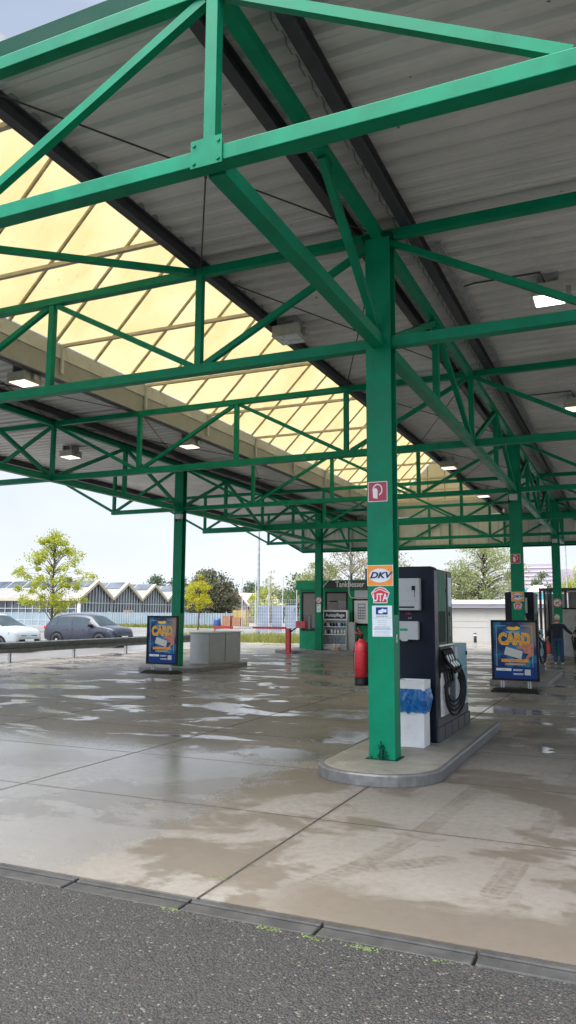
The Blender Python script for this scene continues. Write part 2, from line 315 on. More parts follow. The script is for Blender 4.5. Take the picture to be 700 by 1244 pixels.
cc = k.mix(k.mr(n1, .35, .65), (.13, .124, .12), (.19, .18, .172)); cc = k.mix(k.mr(n2, .4, .7, 0, .3), cc, (.12, .115, .11))
k.set(color=cc, rough=k.mr(n1, .35, .62, .5, .22), spec=.5); M['paving'] = k.m
k = NT('kerb_stone'); p = k.pos(); n1 = k.noise(p, 5, 6, .65); n2 = k.noise(p, 90, 3, .6)
cc = k.mix(k.mr(n1, .3, .7), (.03, .03, .03), (.065, .063, .061)); cc = k.mix(k.mr(n2, .4, .7, 0, .4), cc, (.03, .03, .03))
k.set(color=cc, rough=.55, normal=k.bump(n2, .4, .003)); M['kerb'] = k.m
k = NT('island_concrete'); p = k.pos(); n1 = k.noise(p, 2.2, 6, .65); n2 = k.noise(p, 60, 3, .7); n3 = k.noise(p, 7, 5, .7)
cc = k.mix(k.mr(n1, .3, .7), (.21, .195, .165), (.33, .31, .27)); cc = k.mix(k.mr(n3, .5, .72, 0, .6), cc, (.13, .11, .085)); cc = k.mix(k.mr(n2, .5, .7, 0, .3), cc, (.16, .14, .12))
k.set(color=cc, rough=.55, normal=k.bump(n2, .3, .003)); M['island'] = k.m
k = NT('far_ground'); p = k.pos(); n1 = k.noise(p, .08, 6, .6)
k.set(color=k.mix(k.mr(n1, .4, .6), (.14, .14, .12), (.20, .19, .17)), rough=.8); M['ground'] = k.m
# poster pictures
def poster_mat(name, seed):
    k = NT(name); v = k.obj(); n1 = k.noise(k.map(v, (1, 1, 1), (seed, 0, seed)), 2.6, 4, .6, .8); xs = k.xyz(v)
    cc = k.mix(k.mr(n1, .35, .65), (.012, .035, .13), (.03, .22, .42))
    cc = k.mix(k.ma('MULTIPLY', k.mr(xs[0], .05, .45), k.mr(xs[2], .9, 1.35)), cc, (.30, .22, .17))
    cc = k.mix(k.mr(xs[2], .56, .50), cc, (.02, .05, .22))
    k.set(color=cc, rough=.45, spec=.15); return k.m
M['poster'] = poster_mat('card_poster_picture', 2.0)

# ------------------------------------------------------------------ builders
def tag(o, label=None, cat=None, group=None, kind=None):
    if label: o['label'] = label
    if cat: o['category'] = cat
    if group: o['group'] = group
    if kind: o['kind'] = kind
    return o
def empty(name, loc=(0, 0, 0), label=None, cat=None, group=None):
    o = bpy.data.objects.new(name, None); col.objects.link(o); o.location = loc; o.empty_display_size = .2
    return tag(o, label, cat, group)
def rootloc(o):
    v = Vector((0, 0, 0))
    while o: v += o.location; o = o.parent
    return v
class MB:
    def __init__(s): s.v = []; s.f = []; s.sm = []; s.mi = []; s.cur = 0
    def add(s, vs, fs, smooth=False):
        b = len(s.v); s.v += [Vector(x) for x in vs]; s.f += [tuple(i+b for i in f) for f in fs]; s.sm += [smooth]*len(fs); s.mi += [s.cur]*len(fs); return s
    def box(s, x0, x1, y0, y1, z0, z1):
        return s.add([(x, y, z) for x in (x0, x1) for y in (y0, y1) for z in (z0, z1)],
                     [(0, 1, 3, 2), (4, 6, 7, 5), (0, 4, 5, 1), (2, 3, 7, 6), (0, 2, 6, 4), (1, 5, 7, 3)])
    def rbox(s, x0, x1, y0, y1, z0, z1, r=.02):   # box with chamfered edges
        bm = bmesh.new(); bmesh.ops.create_cube(bm, size=1)
        for v in bm.verts: v.co = Vector(((x0+x1)/2+v.co.x*(x1-x0), (y0+y1)/2+v.co.y*(y1-y0), (z0+z1)/2+v.co.z*(z1-z0)))
        bmesh.ops.bevel(bm, geom=bm.edges[:], offset=r, segments=2, affect='EDGES', profile=.5)
        bm.verts.index_update(); s.add([v.co.copy() for v in bm.verts], [[v.index for v in f.verts] for f in bm.faces]); bm.free(); return s
    def bar(s, a, b, w, h=None, upv=(0, 0, 1)):
        a, b = Vector(a), Vector(b); h = h or w; d = (b-a).normalized(); u = Vector(upv)
        if abs(d.dot(u)) > .99: u = Vector((0, 1, 0))
        x = d.cross(u).normalized(); y = x.cross(d)
        vs = [p+x*i*w/2+y*j*h/2 for p in (a, b) for i, j in ((-1, -1), (1, -1), (1, 1), (-1, 1))]
        return s.add(vs, [(0, 1, 2, 3), (7, 6, 5, 4), (0, 4, 5, 1), (1, 5, 6, 2), (2, 6, 7, 3), (3, 7, 4, 0)])
    def tube(s, pts, r, n=8, cap=True):
        pts = [Vector(p) for p in pts]; rs = r if hasattr(r, '__len__') else [r]*len(pts); vs = []; fs = []; x = None
        for i, p in enumerate(pts):
            d = (pts[min(i+1, len(pts)-1)]-pts[max(i-1, 0)]).normalized()
            if x is None:
                x = d.orthogonal().normalized()
            x = (x-d*x.dot(d)).normalized(); y = d.cross(x)
            vs += [p+(x*math.cos(2*math.pi*j/n)+y*math.sin(2*math.pi*j/n))*rs[i] for j in range(n)]
            if i: fs += [((i-1)*n+j, (i-1)*n+(j+1) % n, i*n+(j+1) % n, i*n+j) for j in range(n)]
        s.add(vs, fs, True)
        if cap: s.add(vs[:n], [tuple(range(n))[::-1]]); s.add(vs[-n:], [tuple(range(n))])
        return s
    def lathe(s, prof, c, n=20):     # prof: (r, z)
        c = Vector(c); vs = []; fs = []
        for i, (r, z) in enumerate(prof):
            vs += [c+Vector((r*math.cos(2*math.pi*j/n), r*math.sin(2*math.pi*j/n), z)) for j in range(n)]
            if i: fs += [((i-1)*n+j, (i-1)*n+(j+1) % n, i*n+(j+1) % n, i*n+j) for j in range(n)]
        return s.add(vs, fs, True)
    def prism(s, poly, o, ex, ey, ez):   # poly (u,v) -> o+ex*u+ey*v, extruded along ez
        o, ex, ey, ez = map(Vector, (o, ex, ey, ez)); n = len(poly)
        vs = [o+ex*u+ey*v for u, v in poly]+[o+ex*u+ey*v+ez for u, v in poly]
        return s.add(vs, [tuple(range(n))[::-1], tuple(range(n, 2*n))]+[(i, (i+1) % n, n+(i+1) % n, n+i) for i in range(n)])
    def build(s, name, mat, parent=None, bevel=0):
        off = rootloc(parent) if parent else Vector((0, 0, 0))
        me = bpy.data.meshes.new(name); me.from_pydata([tuple(v-off) for v in s.v], [], s.f)
        mats = mat if isinstance(mat, (list, tuple)) else [mat]
        for x in mats: me.materials.append(x)
        for p_, q, i in zip(me.polygons, s.sm, s.mi): p_.use_smooth = q; p_.material_index = i
        bm = bmesh.new(); bm.from_mesh(me); bmesh.ops.recalc_face_normals(bm, faces=bm.faces); bm.to_mesh(me); bm.free()
        o = bpy.data.objects.new(name, me); col.objects.link(o); o.parent = parent
        if bevel:
            b = o.modifiers.new('edge', 'BEVEL'); b.width = bevel; b.segments = 2; b.limit_method = 'ANGLE'
        return o
def copy_tree(o, parent=None):
    c = o.copy(); col.objects.link(c); c.parent = parent
    for ch in [x for x in KIDS.get(o.name, list(o.children))]: copy_tree(ch, c)
    return c
KIDS = {}
def text(name, s, size, mat, parent, loc, rot=(R(90), 0, 0), shear=0, bold=0, ext=.002, align='CENTER', sx=1):
    cu = bpy.data.curves.new(name, 'FONT'); cu.body = s; cu.size = size; cu.shear = shear; cu.offset = bold; cu.extrude = ext; cu.align_x = align; cu.align_y = 'CENTER'; cu.resolution_u = 4
    t = bpy.data.objects.new('tmp', cu); col.objects.link(t); bpy.context.view_layer.update()
    me = bpy.data.meshes.new_from_object(t.evaluated_get(bpy.context.evaluated_depsgraph_get())); bpy.data.objects.remove(t)
    from mathutils import Euler
    mt = Matrix.Translation(Vector(loc)-(rootloc(parent) if parent else Vector())) @ Euler(rot).to_matrix().to_4x4() @ Matrix.Diagonal((sx, 1, 1, 1))
    me.transform(mt); me.materials.clear(); me.materials.append(mat); me.name = name
    o = bpy.data.objects.new(name, me); col.objects.link(o); o.parent = parent; return o
def disc(mb, c, r, n=24, ey=(0, 0, 1), ex=(1, 0, 0), th=(0, -.003, 0), rx=1, ry=1):
    return mb.prism([(r*rx*math.cos(2*math.pi*i/n), r*ry*math.sin(2*math.pi*i/n)) for i in range(n)], c, ex, ey, th)
S = 'structure'

# ------------------------------------------------------------------ ground
tag(MB().add([(-1500, -1500, -.09), (1500, -1500, -.09), (1500, 1500, -.09), (-1500, 1500, -.09)], [(0, 1, 2, 3)]).build('ground', M['ground']), kind=S)
tag(MB().box(-60, 60, -60, 4.145, -.085, 0).build('road', M['asphalt']), kind=S)
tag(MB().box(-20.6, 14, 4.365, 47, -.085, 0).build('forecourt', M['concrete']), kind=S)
tag(MB().box(-140, -20.604, 4.365, 74, -.085, -.004).build('car_park', M['paving']), kind=S)
tag(MB().box(-20.6, 40, 47.004, 74, -.085, -.004).build('yard', M['paving']), kind=S)
kb = MB(); x = -3.42-.87*16
rnd = random.Random(5)
while x < 12:
    dz = rnd.uniform(-.003, .003)
    kb.rbox(x+.009, x+.861, 4.150, 4.270, -.08, .002+dz, .010); kb.rbox(x+.009, x+.861, 4.286, 4.343, -.08, .004+dz, .008); x += .87
tag(kb.build('kerb', M['kerb']), kind=S)
ms_ = MB(); rnd = random.Random(8)
for cx, cy, n_ in ((-1.93, 4.12, 34), (-1.66, 4.11, 22), (-1.37, 4.11, 50), (-2.58, 4.14, 26), (-.93, 4.12, 16), (-2.6, 4.74, 22)):
    for _ in range(n_):
        a = rnd.gauss(cx, .045); b = min(rnd.gauss(cy, .014), 4.143 if cy < 4.5 else 9); r_ = rnd.uniform(.003, .008); h_ = rnd.uniform(.003, .010)
        ms_.add([(a-r_, b-r_, 0), (a+r_, b-r_*.5, 0), (a+r_*.3, b+r_, 0), (a, b, h_)], [(0, 1, 3), (1, 2, 3), (2, 0, 3)])
tag(ms_.build('moss', M['moss']), kind='stuff')

# ------------------------------------------------------------------ canopy
CX, LX = -2.64, -12.96
ZL, ZU, ZP, ZD = 5.03, 6.42, 6.482, 6.66
XN = [LX-5.16+2.58*i for i in range(10)]          # -18.12 ... 5.10
TOPX = [-18.12, -12.96, -7.80, -2.64, 2.52]; BOTX = [-15.54, -10.38, -5.22, -.06, 5.10]
TY = [4.53, 8.72, 14.72, 20.72, 26.72, 32.72, 36.90]
CY = [8.72, 20.72, 32.72]
canopy = empty('canopy', (CX, 8.72, 0), 'green steel truss filling station canopy with grey corrugated roof and long yellowed skylight', 'canopy')
def column(x, y):
    f, b = y-.12, y+.12; b_ = MB()
    b_.box(x-.155, x+.155, f, f+.02, .0, 6.36); b_.box(x-.155, x+.155, b-.02, b, .0, 6.36); b_.box(x-.008, x+.008, f+.02, b-.02, .0, 6.36)
    o = b_.build('column', M['green'], canopy, .003)
    MB().box(x-.152, x-.140, f+.021, b-.021, .1, 1.74).box(x+.140, x+.152, f+.021, b-.021, .1, 1.74).build('cover_plate', M['green'], o)
    MB().box(x-.19, x+.19, f-.03, b+.03, 6.36, 6.40).build('cap_plate', M['green_dk'], o)
    MB().rbox(x-.19, x+.19, f-.035, b+.035, .06, .128, .004).build('base_plate', M['green_dk'], o)
    return o
cols = {}
for y in CY:
    for x in (CX, LX): cols[(x, y)] = column(x, y)
def truss_x(y):
    big = .2 if y == 26.72 else (.12 if y == 4.53 else .13)
    iscol = y in CY
    c = MB()
    c.box(-15.61, 5.2, y-.07, y+.07, ZL-big/2, ZL+big/2); c.box(-18.2, 5.2, y-.055, y+.055, ZU-.06, ZU+.06)
    t = c.build('roof_truss', M['green'], canopy, .006)
    for x in XN[1:]:
        if iscol and x in (CX, LX) or abs(x-CX) < .01 and iscol or abs(x-LX) < .01 and iscol: continue
        MB().box(x-.048, x+.048, y-.045, y+.045, ZL+big/2, ZU-.06).build('post', M['green'], t)
    for i, xt in enumerate(TOPX):
        for xb in BOTX:
            if abs(xb-xt) < 2.7:
                s_ = 1 if xb > xt else -1
                MB().bar((xt+s_*.08, y+.004, ZU-.07), (xb-s_*.1, y+.004, ZL+.07), .07, .078).build('brace', M['green'], t)
    return t
for y in TY: truss_x(y)
GY = [4.53, 6.63, 8.72, 11.72, 14.72, 17.72, 20.72, 23.72, 26.72, 29.72, 32.72, 34.82, 36.9]
def girder(X0):
    c = MB(); c.box(X0-.075, X0+.075, 4.61, 36.82, ZL-.075, ZL+.065); c.box(X0-.065, X0+.065, 4.60, 36.83, ZU-.065, ZU+.055)
    t = c.build('roof_girder', M['green'], canopy, .006)
    for i, y in enumerate(GY):
        if y in (11.72, 14.72, 17.72, 23.72, 26.72, 29.72):
            if y not in TY: MB().box(X0-.05, X0+.05, y-.05, y+.05, ZL+.066, ZU-.066).build('post', M['green'], t)
        if i:
            a, b = GY[i-1], GY[i]; za, zb = (ZL+.07, ZU-.07) if i % 2 else (ZU-.07, ZL+.07)
            MB().bar((X0, a+.1, za), (X0, b-.1, zb), .08, .09).build('brace', M['green'], t)
    return t
for X0 in (CX, LX): girder(X0)
# end plates with bolts on the front nodes
for x in (CX,):
    e = MB().box(x-.13, x+.13, 4.445, 4.458, ZL-.085, ZL+.13)
    for dx in (-.1, .1):
        for dz in (-.05, .09): disc(e, (x+dx, 4.445, ZL+dz), .014, 8, th=(0, -.01, 0))
    e.build('node_plate', M['green'], canopy)
# purlins (I-beams) along the roof
for X0 in (CX-.36, CX+.34, -5.29, -10.62, LX-.36, LX+.40, -18.1, .1+2.4, 5.1):
    c = MB(); c.box(X0-.06, X0+.06, 4.61, 37.0, ZP, ZP+.012); c.box(X0-.006, X0+.006, 4.61, 37.0, ZP+.012, ZD-.014); c.box(X0-.06, X0+.06, 4.61, 37.0, ZD-.014, ZD-.002)
    c.build('purlin', M['purlin'], canopy)
# corrugated decks
def deck(xa, xb):
    prof = []; y = 4.615; pitch = .305
    while y < 37.0:
        prof += [(y, 0), (y+.055, 0), (y+.062, .010), (y+.072, .010), (y+.079, 0), (y+.135, 0), (y+.155, .062), (y+.285, .062)]; y += pitch
    prof.append((y, 0)); vs = []; fs = []
    for (yy, zz) in prof:
        vs += [(xa, yy, ZD+zz), (xb, yy, ZD+zz), (xa, yy, ZD+.08), (xb, yy, ZD+.08)]
    for i in range(len(prof)-1):
        a = i*4; fs += [(a, a+1, a+5, a+4), (a+2, a+6, a+7, a+3), (a, a+4, a+6, a+2), (a+1, a+3, a+7, a+5)]
    return MB().add(vs, fs).build('roof_sheet', M['deck'], canopy)
deck(-18.3, -10.63); deck(-5.22, 5.3)
# eaves
e = MB(); e.box(-18.3, 5.3, 4.590, 4.602, 6.57, 6.725); e.box(-18.3, 5.3, 4.602, 4.68, 6.715, 6.765)
e.build('eave_gutter', M['green_dk'], canopy)
e = MB(); e.box(-18.42, -18.30, 4.60, 37.1, 6.46, 6.48); e.box(-18.42, -18.405, 4.60, 37.1, 6.48, 6.80); e.box(-18.31, -18.302, 4.60, 37.1, 6.48, 6.66)
e.build('eave_gutter', M['purlin'], canopy)
e = MB(); e.box(5.30, 5.42, 4.60, 37.1, 6.46, 6.8); e.build('eave_gutter', M['purlin'], canopy)
# far fascia: white ribbed sheet hung under the last truss
fa = MB(); x = -15.5
pf = []
while x < 5.3: pf += [(x, 0), (x+.30, 0), (x+.33, .035), (x+.43, .035)]; x += .46
vs_ = []; fs_ = []
for (xx, dy) in pf: vs_ += [(xx, 37.02+dy, 4.98), (xx, 37.02+dy, 6.66), (xx, 37.08, 4.98), (xx, 37.08, 6.66)]
for i in range(len(pf)-1):
    a = i*4; fs_ += [(a, a+1, a+5, a+4), (a+2, a+6, a+7, a+3), (a, a+4, a+6, a+2), (a+1, a+3, a+7, a+5)]
fa.add(vs_, fs_); fa.prism([(-15.5, 4.98), (-15.5, 6.66), (-18.25, 6.66), (-18.25, 6.5)], (0, 37.03, 0), (1, 0, 0), (0, 0, 1), (0, .05, 0))
fa.build('end_fascia', M['white_sheet'], canopy)
f2 = MB(); f2.box(-15.6, 5.3, 36.99, 37.1, 4.90, 4.98); f2.bar((-15.58, 37.045, 4.94), (-18.3, 37.045, 6.46), .08, .08)
f2.build('fascia_trim', M['green_dk'], canopy)
for x in (-13.6, -10.0, -8.4, -5.9, -3.3, -.9, 1.3): MB().box(x-.02, x+.02, 36.975, 36.988, 4.98, 6.4).build('fascia_batten', M['white'], canopy)
# horizontal bracing rods
rods = []
for xa in (-5.22, -12.96, -.06):
    xb = xa+2.58
    if xa == -.06: continue
    for ya, yb in zip(TY[:-1], TY[1:]):
        for p1, p2 in (((xa, ya), (xb, yb)), ((xb, ya), (xa, yb))):
            q = Vector((*p1, 6.44)); w_ = Vector((*p2, 6.44)); mid = (q+w_)/2
            MB().tube([q, w_], .010, 6).tube([mid-(w_-q).normalized()*.12, mid+(w_-q).normalized()*.12], .018, 6).build('bracing_rod', M['rod'], canopy)
MB().bar((-5.30, 8.66, 6.42), (-10.38, 4.58, 6.42), .08, .08).build('brace', M['green'], canopy)
# skylight
SX0, SX1, SZ, RX, RZ = -10.46, -5.38, 7.22, -7.92, 9.83
sk = MB(); up0 = .025
for (xa, za, xb, zb) in ((SX0, SZ, RX, RZ), (SX1, SZ, RX, RZ)):
    nrm = Vector((-(zb-za), 0, xb-xa)).normalized(); nrm = nrm if nrm.z > 0 else -nrm
    a, b = Vector((xa, 0, za))+nrm*.05, Vector((xb, 0, zb))+nrm*.05
    d = nrm*.015
    vs = [Vector((q.x, y, q.z))+dd for y in (4.9, 36.6) for q in (a, b) for dd in (Vector(), d)]
    sk.add(vs, [(0, 1, 3, 2), (4, 6, 7, 5), (0, 4, 5, 1), (2, 3, 7, 6), (0, 2, 6, 4), (1, 5, 7, 3)])
for y in (4.9, 36.6): sk.prism([(SX0, SZ), (SX1, SZ), (RX, RZ)], (0, y, 0), (1, 0, 0), (0, 0, 1), (0, .02, 0))
skl = sk.build('skylight', M['sky'], canopy)
y = 5.42
while y < 36.5:
    for xe in (SX0, SX1): MB().bar((xe, y, SZ), (RX, y, RZ), .045, .05, (0, 1, 0)).build('skylight_rib', M['rib'], skl)
    y += 1.277
for y in [6.0+3*i for i in range(11)]:
    MB().box(SX0+.02, SX1-.02, y-.035, y+.035, SZ-.06, SZ+.0).build('skylight_tie', M['tie'], skl)
    MB().box(SX0-.0+.003, SX0+.05, y-.03, y+.03, 6.60, SZ-.06).build('tie_bracket', M['beige'], skl)
for y in (36.5,):
    for x in (-9.6, -8.75, -7.92, -7.1, -6.25):
        zt = SZ+(RZ-SZ)*(1-abs(x-RX)/2.54); MB().box(x-.025, x+.025, y, y+.06, SZ, zt-.03).build('end_mullion', M['rib'], skl)
    MB().box(SX0+1.1, SX1-1.1, y-.01, y+.04, 8.3, 8.36).build('end_mullion', M['rib'], skl)
up_ = MB()
for x0, x1, x2 in ((SX0-.16, SX0, SX0-.03), (SX1+.16, SX1, SX1+.03)):
    up_.box(min(x0, x1), max(x0, x1), 4.9, 36.6, 6.92, 7.22)
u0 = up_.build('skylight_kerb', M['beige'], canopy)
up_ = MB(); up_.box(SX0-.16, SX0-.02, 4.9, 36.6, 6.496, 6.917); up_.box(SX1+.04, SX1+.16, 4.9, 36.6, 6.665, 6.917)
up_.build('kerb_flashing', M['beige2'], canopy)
for y in (4.9, 36.45): MB().box(SX0, SX1, y, y+.12, 6.5, 7.2).build('end_flashing', M['beige'], canopy)
# cable tray and conduits under the right deck
MB().box(CX+.52, CX+.60, 9.5, 36, 6.58, 6.62).build('cable_tray', M['galv'], canopy)
for y in (11.3, 17.7): MB().tube([(CX+.56, y-.3, 6.6), (CX+.75, y-.3, 6.63), (-.95, y-.3, 6.63), (-.9, y-.05, 6.55)], .014, 6).build('conduit', M['purlin'], canopy)

# ------------------------------------------------------------------ ceiling lights
def lamp(x, y, on, label, s=.23):
    t = empty('ceiling_light', (x, y, 6.30), label, 'ceiling light', 'square lights under the canopy roof')
    hb = MB(); hb.box(x-s, x+s, y-s, y+s, 6.33, 6.50); hb.box(x-s-.01, x+s+.01, y-s-.01, y+s+.01, 6.318, 6.334)
    hb.build('housing', M['lampbox'], t, .004)
    MB().box(x-s+.03, x+s-.03, y-s+.03, y+s-.03, 6.308, 6.317).build('diffuser', {0: M['lamp_off'], 1: M['lamp_on'], 2: M['lamp_warm']}[on], t)
    for xx in (x-.145, x+.145): MB().box(xx-.015, xx+.015, y-s+.05, y+s-.05, 6.50, 6.659).build('bracket', M['galv'], t)
    MB().box(x+s+.012, x+s+.08, y-.06, y+.06, 6.36, 6.47).build('ballast_box', M['galv'], t)
lamp(-5.0, 11.3, 0, 'unlit white square canopy light at the skylight edge, just left of the big front column')
lamp(-.86, 11.3, 1, 'brightest cool white canopy light at the right edge of the picture, behind a diagonal brace')
lamp(-10.95, 11.5, 2, 'glowing canopy light left of the beige skylight edge, nearest the left edge of the picture')
lamp(-15.0, 17.8, 2, 'glowing canopy light with visible housing near the left eave of the roof')
lamp(-10.95, 17.9, 2, 'glowing canopy light under the beige skylight edge, nearest the front column')
lamp(-.9, 17.8, 2, 'glowing warm canopy light cut by the right edge of the picture, below the brightest one')
lamp(-5.0, 23.7, 2, 'glowing canopy light seen just right of the front column at the skylight edge')
lamp(-5.0, 30.0, 2, 'small faint canopy light farthest back at the right edge of the skylight')

# ------------------------------------------------------------------ islands
def island(x0, x1, y0, y1, name, label, group, h=.12, far_r=.0):
    r_ = min(.62, (x1-x0)/2-.02)
    pts = []
    for cx, cy, a0 in ((x1-r_, y0+r_, -90), (x0+r_, y0+r_, 180)):
        arc = [(cx+r_*math.cos(R(a0+i*9)), cy+r_*math.sin(R(a0+i*9))) for i in range(11)]
        pts.append(arc)
    poly = pts[0]+[(x1, y1), (x0, y1)]+pts[1]
    t = empty(name, ((x0+x1)/2, (y0+y1)/2, 0), label, 'kerb island', group)
    def inset(pl, d):
        cx, cy = (x0+x1)/2, (y0+y1)/2
        return [(a+(d if a < cx else -d)*(1 if abs(a-cx) > .01 else 0), b+(d if b < cy else -d)) for a, b in pl]
    MB().prism(inset(poly, .05), (0, 0, 0), (1, 0, 0), (0, 1, 0), (0, 0, h)).build('island_top', M['island'], t)
    # steel rim: outer face plus rounded lip
    o_, i_ = poly, inset(poly, .055); n_ = len(poly); vs = []; fs = []
    prof = [(0, .004, 0), (0, h-.015, 0), (.2, h+.002, 1), (.8, h+.006, 1), (1, h-.004, 1)]
    for (f_, z, _) in prof: vs += [(a+(c_-a)*f_, b+(d_-b)*f_, z) for (a, b), (c_, d_) in zip(o_, i_)]
    for q in range(len(prof)-1):
        fs += [(q*n_+i, q*n_+(i+1) % n_, (q+1)*n_+(i+1) % n_, (q+1)*n_+i) for i in range(n_)]
    MB().add(vs, fs, False).build('steel_rim', M['kerbsteel'], t)
    return t
island(-3.28, -1.90, 7.76, 12.3, 'pump_island', 'rounded concrete pump island with shiny steel rim under the front column and pump', 'kerbed pump islands')
island(-3.37, -1.90, 19.76, 24.3, 'pump_island', 'smaller looking pump island behind the right card poster, under the second pump', 'kerbed pump islands')
island(-14.0, -11.86, 19.76, 23.4, 'pump_island', 'concrete island carrying the grey metal cabinet behind the left card poster', 'kerbed pump islands')
island(-14.0, -12.62, 7.76, 12.95, 'pump_island', 'tip of a dark edged pump island cut off by the left edge of the picture', 'kerbed pump islands')
island(-14.9, -8.9, 31.7, 37.5, 'kiosk_island', 'low concrete island under the green kiosk', None)
island(-3.37, -1.90, 31.9, 33.1, 'pump_island', 'far small island at the foot of the rearmost right column behind the walking man', 'kerbed pump islands')

# ------------------------------------------------------------------ signs on columns
def fire_sign(x, y, z, label, s=.12):
    t = empty('fire_extinguisher_sign', (x, y, z), label, 'sign', 'red extinguisher pictograms')
    MB().box(x-s, x+s, y-.004, y, z-s, z+s).build('sign_plate', M['white'], t)
    MB().box(x-s+.008, x+s-.008, y-.006, y-.0042, z-s+.008, z+s-.008).build('red_field', M['sign_red'], t)
    g = MB(); yy = y-.008; W_ = s/.12
    g.prism([(-.055*W_, -.075*W_), (.0, -.085*W_), (.0, .02*W_), (-.02*W_, .045*W_), (-.06*W_, .03*W_)], (x, yy, z), (1, 0, 0), (0, 0, 1), (0, .0018, 0))
    arc = [(x+(.0+.055*math.cos(a))*W_, yy, z+(.02+.065*math.sin(a))*W_) for a in [R(q) for q in range(-70, 200, 20)]]
    for a, b in zip(arc[:-1], arc[1:]): g.bar(a, b, .0025, .014*W_, (0, 0, 1)) if False else g.bar(a, b, .014*W_, .003, (0, 1, 0))
    g.build('pictogram', M['white'], t)
fy_ = 8.60-.002
fire_sign(-2.66, fy_, 3.185, 'red square fire extinguisher sign high on the big front column')
fire_sign(-2.66, 20.598, 3.20, 'small red fire extinguisher sign on the second right column')
def dkv(x, y, z, label, k_=1):
    t = empty('fuel_card_sign', (x, y, z), label, 'sign', 'orange DKV plates')
    MB().rbox(x-.157*k_, x+.157*k_, y-.005, y, z-.122*k_, z+.122*k_, .002).build('sign_plate', M['paper'], t)
    MB().box(x-.15*k_, x+.15*k_, y-.0075, y-.0052, z-.115*k_, z+.115*k_).build('orange_field', M['orange'], t)
    disc(MB(), (x, y-.008, z+.0), .13*k_, 32, th=(0, -.002, 0), ry=.62).build('oval_field', M['oval'], t)
    text('lettering', 'DKV', .098*k_, M['ink'], t, (x, y-.012, z), shear=.3, bold=.0035, sx=1.25)
dkv(-2.64, fy_, 2.195, 'orange DKV sign plate at eye level on the big front column')
dkv(-2.64, 20.598, 2.22, 'weathered orange DKV sign plate on the second right column above the poster')
def uta(x, y, z, label):
    t = empty('emblem_sticker', (x, y, z), label, 'sticker', 'red house-shaped UTA emblems')
    out = [(-.085, -.09), (.085, -.09), (.085, -.05), (.112, .03), (.06, .082), (0, .10), (-.06, .082), (-.112, .03), (-.085, -.05)]
    MB().prism(out, (x, y, z), (1, 0, 0), (0, 0, 1), (0, -.003, 0)).build('white_border', M['paper'], t)
    MB().prism([(a*.9, b*.9) for a, b in out], (x, y-.0032, z), (1, 0, 0), (0, 0, 1), (0, -.002, 0)).build('red_field', M['emb_red'], t)
    text('lettering', 'UTA', .125, M['paper'], t, (x, y-.0075, z-.028), bold=.002, sx=.72, ext=.001)
    g = MB()
    for a, b in (((-.095, .03), (0, .072)), ((0, .072), (.095, .03))): g.bar((x+a[0], y-.0065, z+a[1]), (x+b[0], y-.0065, z+b[1]), .008, .002, (0, 1, 0))
    g.build('roof_line', M['paper'], t)
uta(-2.64, fy_, 1.965, 'red and white UTA emblem under the orange plate on the front column')
uta(-2.64, 20.598, 1.985, 'small red UTA emblem under the orange plate on the second right column')
t = empty('paper_notice', (-2.62, fy_, 1.67), 'pale paper notice with a blue logo taped to the front column', 'notice')
MB().prism([(-.118, -.178), (.122, -.176), (.118, .178), (-.122, .176)], (-2.62, fy_, 1.67), (1, 0, 0), (0, 0, 1), (0, -.002, 0)).build('sheet', M['paper'], t)
g = MB(); g.box(-2.695, -2.555, fy_-.004, fy_-.0022, 1.745, 1.828); g.build('blue_logo', M['blue'], t)
g = MB().prism([(-.045, -.025), (.0, -.03), (.02, -.012), (.05, -.018), (.055, .02), (.02, .018), (.01, .03), (-.02, .012), (-.045, .008)], (-2.62, fy_-.0045, 1.785), (1, 0, 0), (0, 0, 1), (0, -.001, 0)); g.build('logo_shape', M['paper'], t)
g = MB(); rnd = random.Random(3)
for i, (z, wd, h_) in enumerate(((1.725, .07, .012), (1.706, .10, .005), (1.676, .05, .004), (1.652, .055, .004), (1.628, .055, .004), (1.603, .085, .007), (1.588, .10, .007), (1.574, .10, .007), (1.548, .085, .004), (1.534, .09, .004), (1.511, .095, .005))):
    xx = -2.62-wd
    while xx < -2.62+wd:
        ln = rnd.uniform(.012, .03); g.box(xx, min(xx+ln, -2.62+wd), fy_-.0035, fy_-.0022, z-h_/2, z+h_/2); xx += ln+.006
g.build('print', M['txtgrey'], t)
t = empty('number_sticker', (-2.486, 8.72, 1.47), 'small white oval sticker on the side of the front column', 'sticker')
disc(MB(), (-2.4875, 8.73, 1.47), .05, 20, ex=(0, 1, 0), th=(.002, 0, 0), rx=.6).build('sticker_face', M['white'], t)
text('digit', '0', .07, M['ink'], t, (-2.485, 8.73, 1.47), rot=(R(90), 0, R(90)), ext=.001)
def nosmoke(x, y, z, label, r_=.14, paper=False):
    t = empty('no_smoking_sign', (x, y, z), label, 'sign', 'round no smoking signs')
    disc(MB(), (x, y, z), r_, 28).build('sign_disc', M['paper'], t)
    g = MB(); n_ = 28
    for i in range(n_):
        a, b = 2*math.pi*i/n_, 2*math.pi*(i+1)/n_; g.bar((x+r_*.88*math.cos(a), y-.0045, z+r_*.88*math.sin(a)), (x+r_*.88*math.cos(b), y-.0045, z+r_*.88*math.sin(b)), r_*.16, .002, (0, 1, 0))
    g.bar((x-r_*.6, y-.0065, z-r_*.6), (x+r_*.6, y-.0065, z+r_*.6), r_*.16, .002, (0, 1, 0)); g.build('red_ring', M['emb_red'], t)
    MB().box(x-r_*.5, x+r_*.3, y-.0045, y-.0032, z-r_*.12, z+.02).box(x+.2*r_, x+.45*r_, y-.0045, y-.0032, z-r_*.5, z-r_*.25).build('pictogram', M['ink'], t)
nosmoke(-12.92, 32.596, 2.36, 'round no smoking sign on the left column in front of the kiosk')
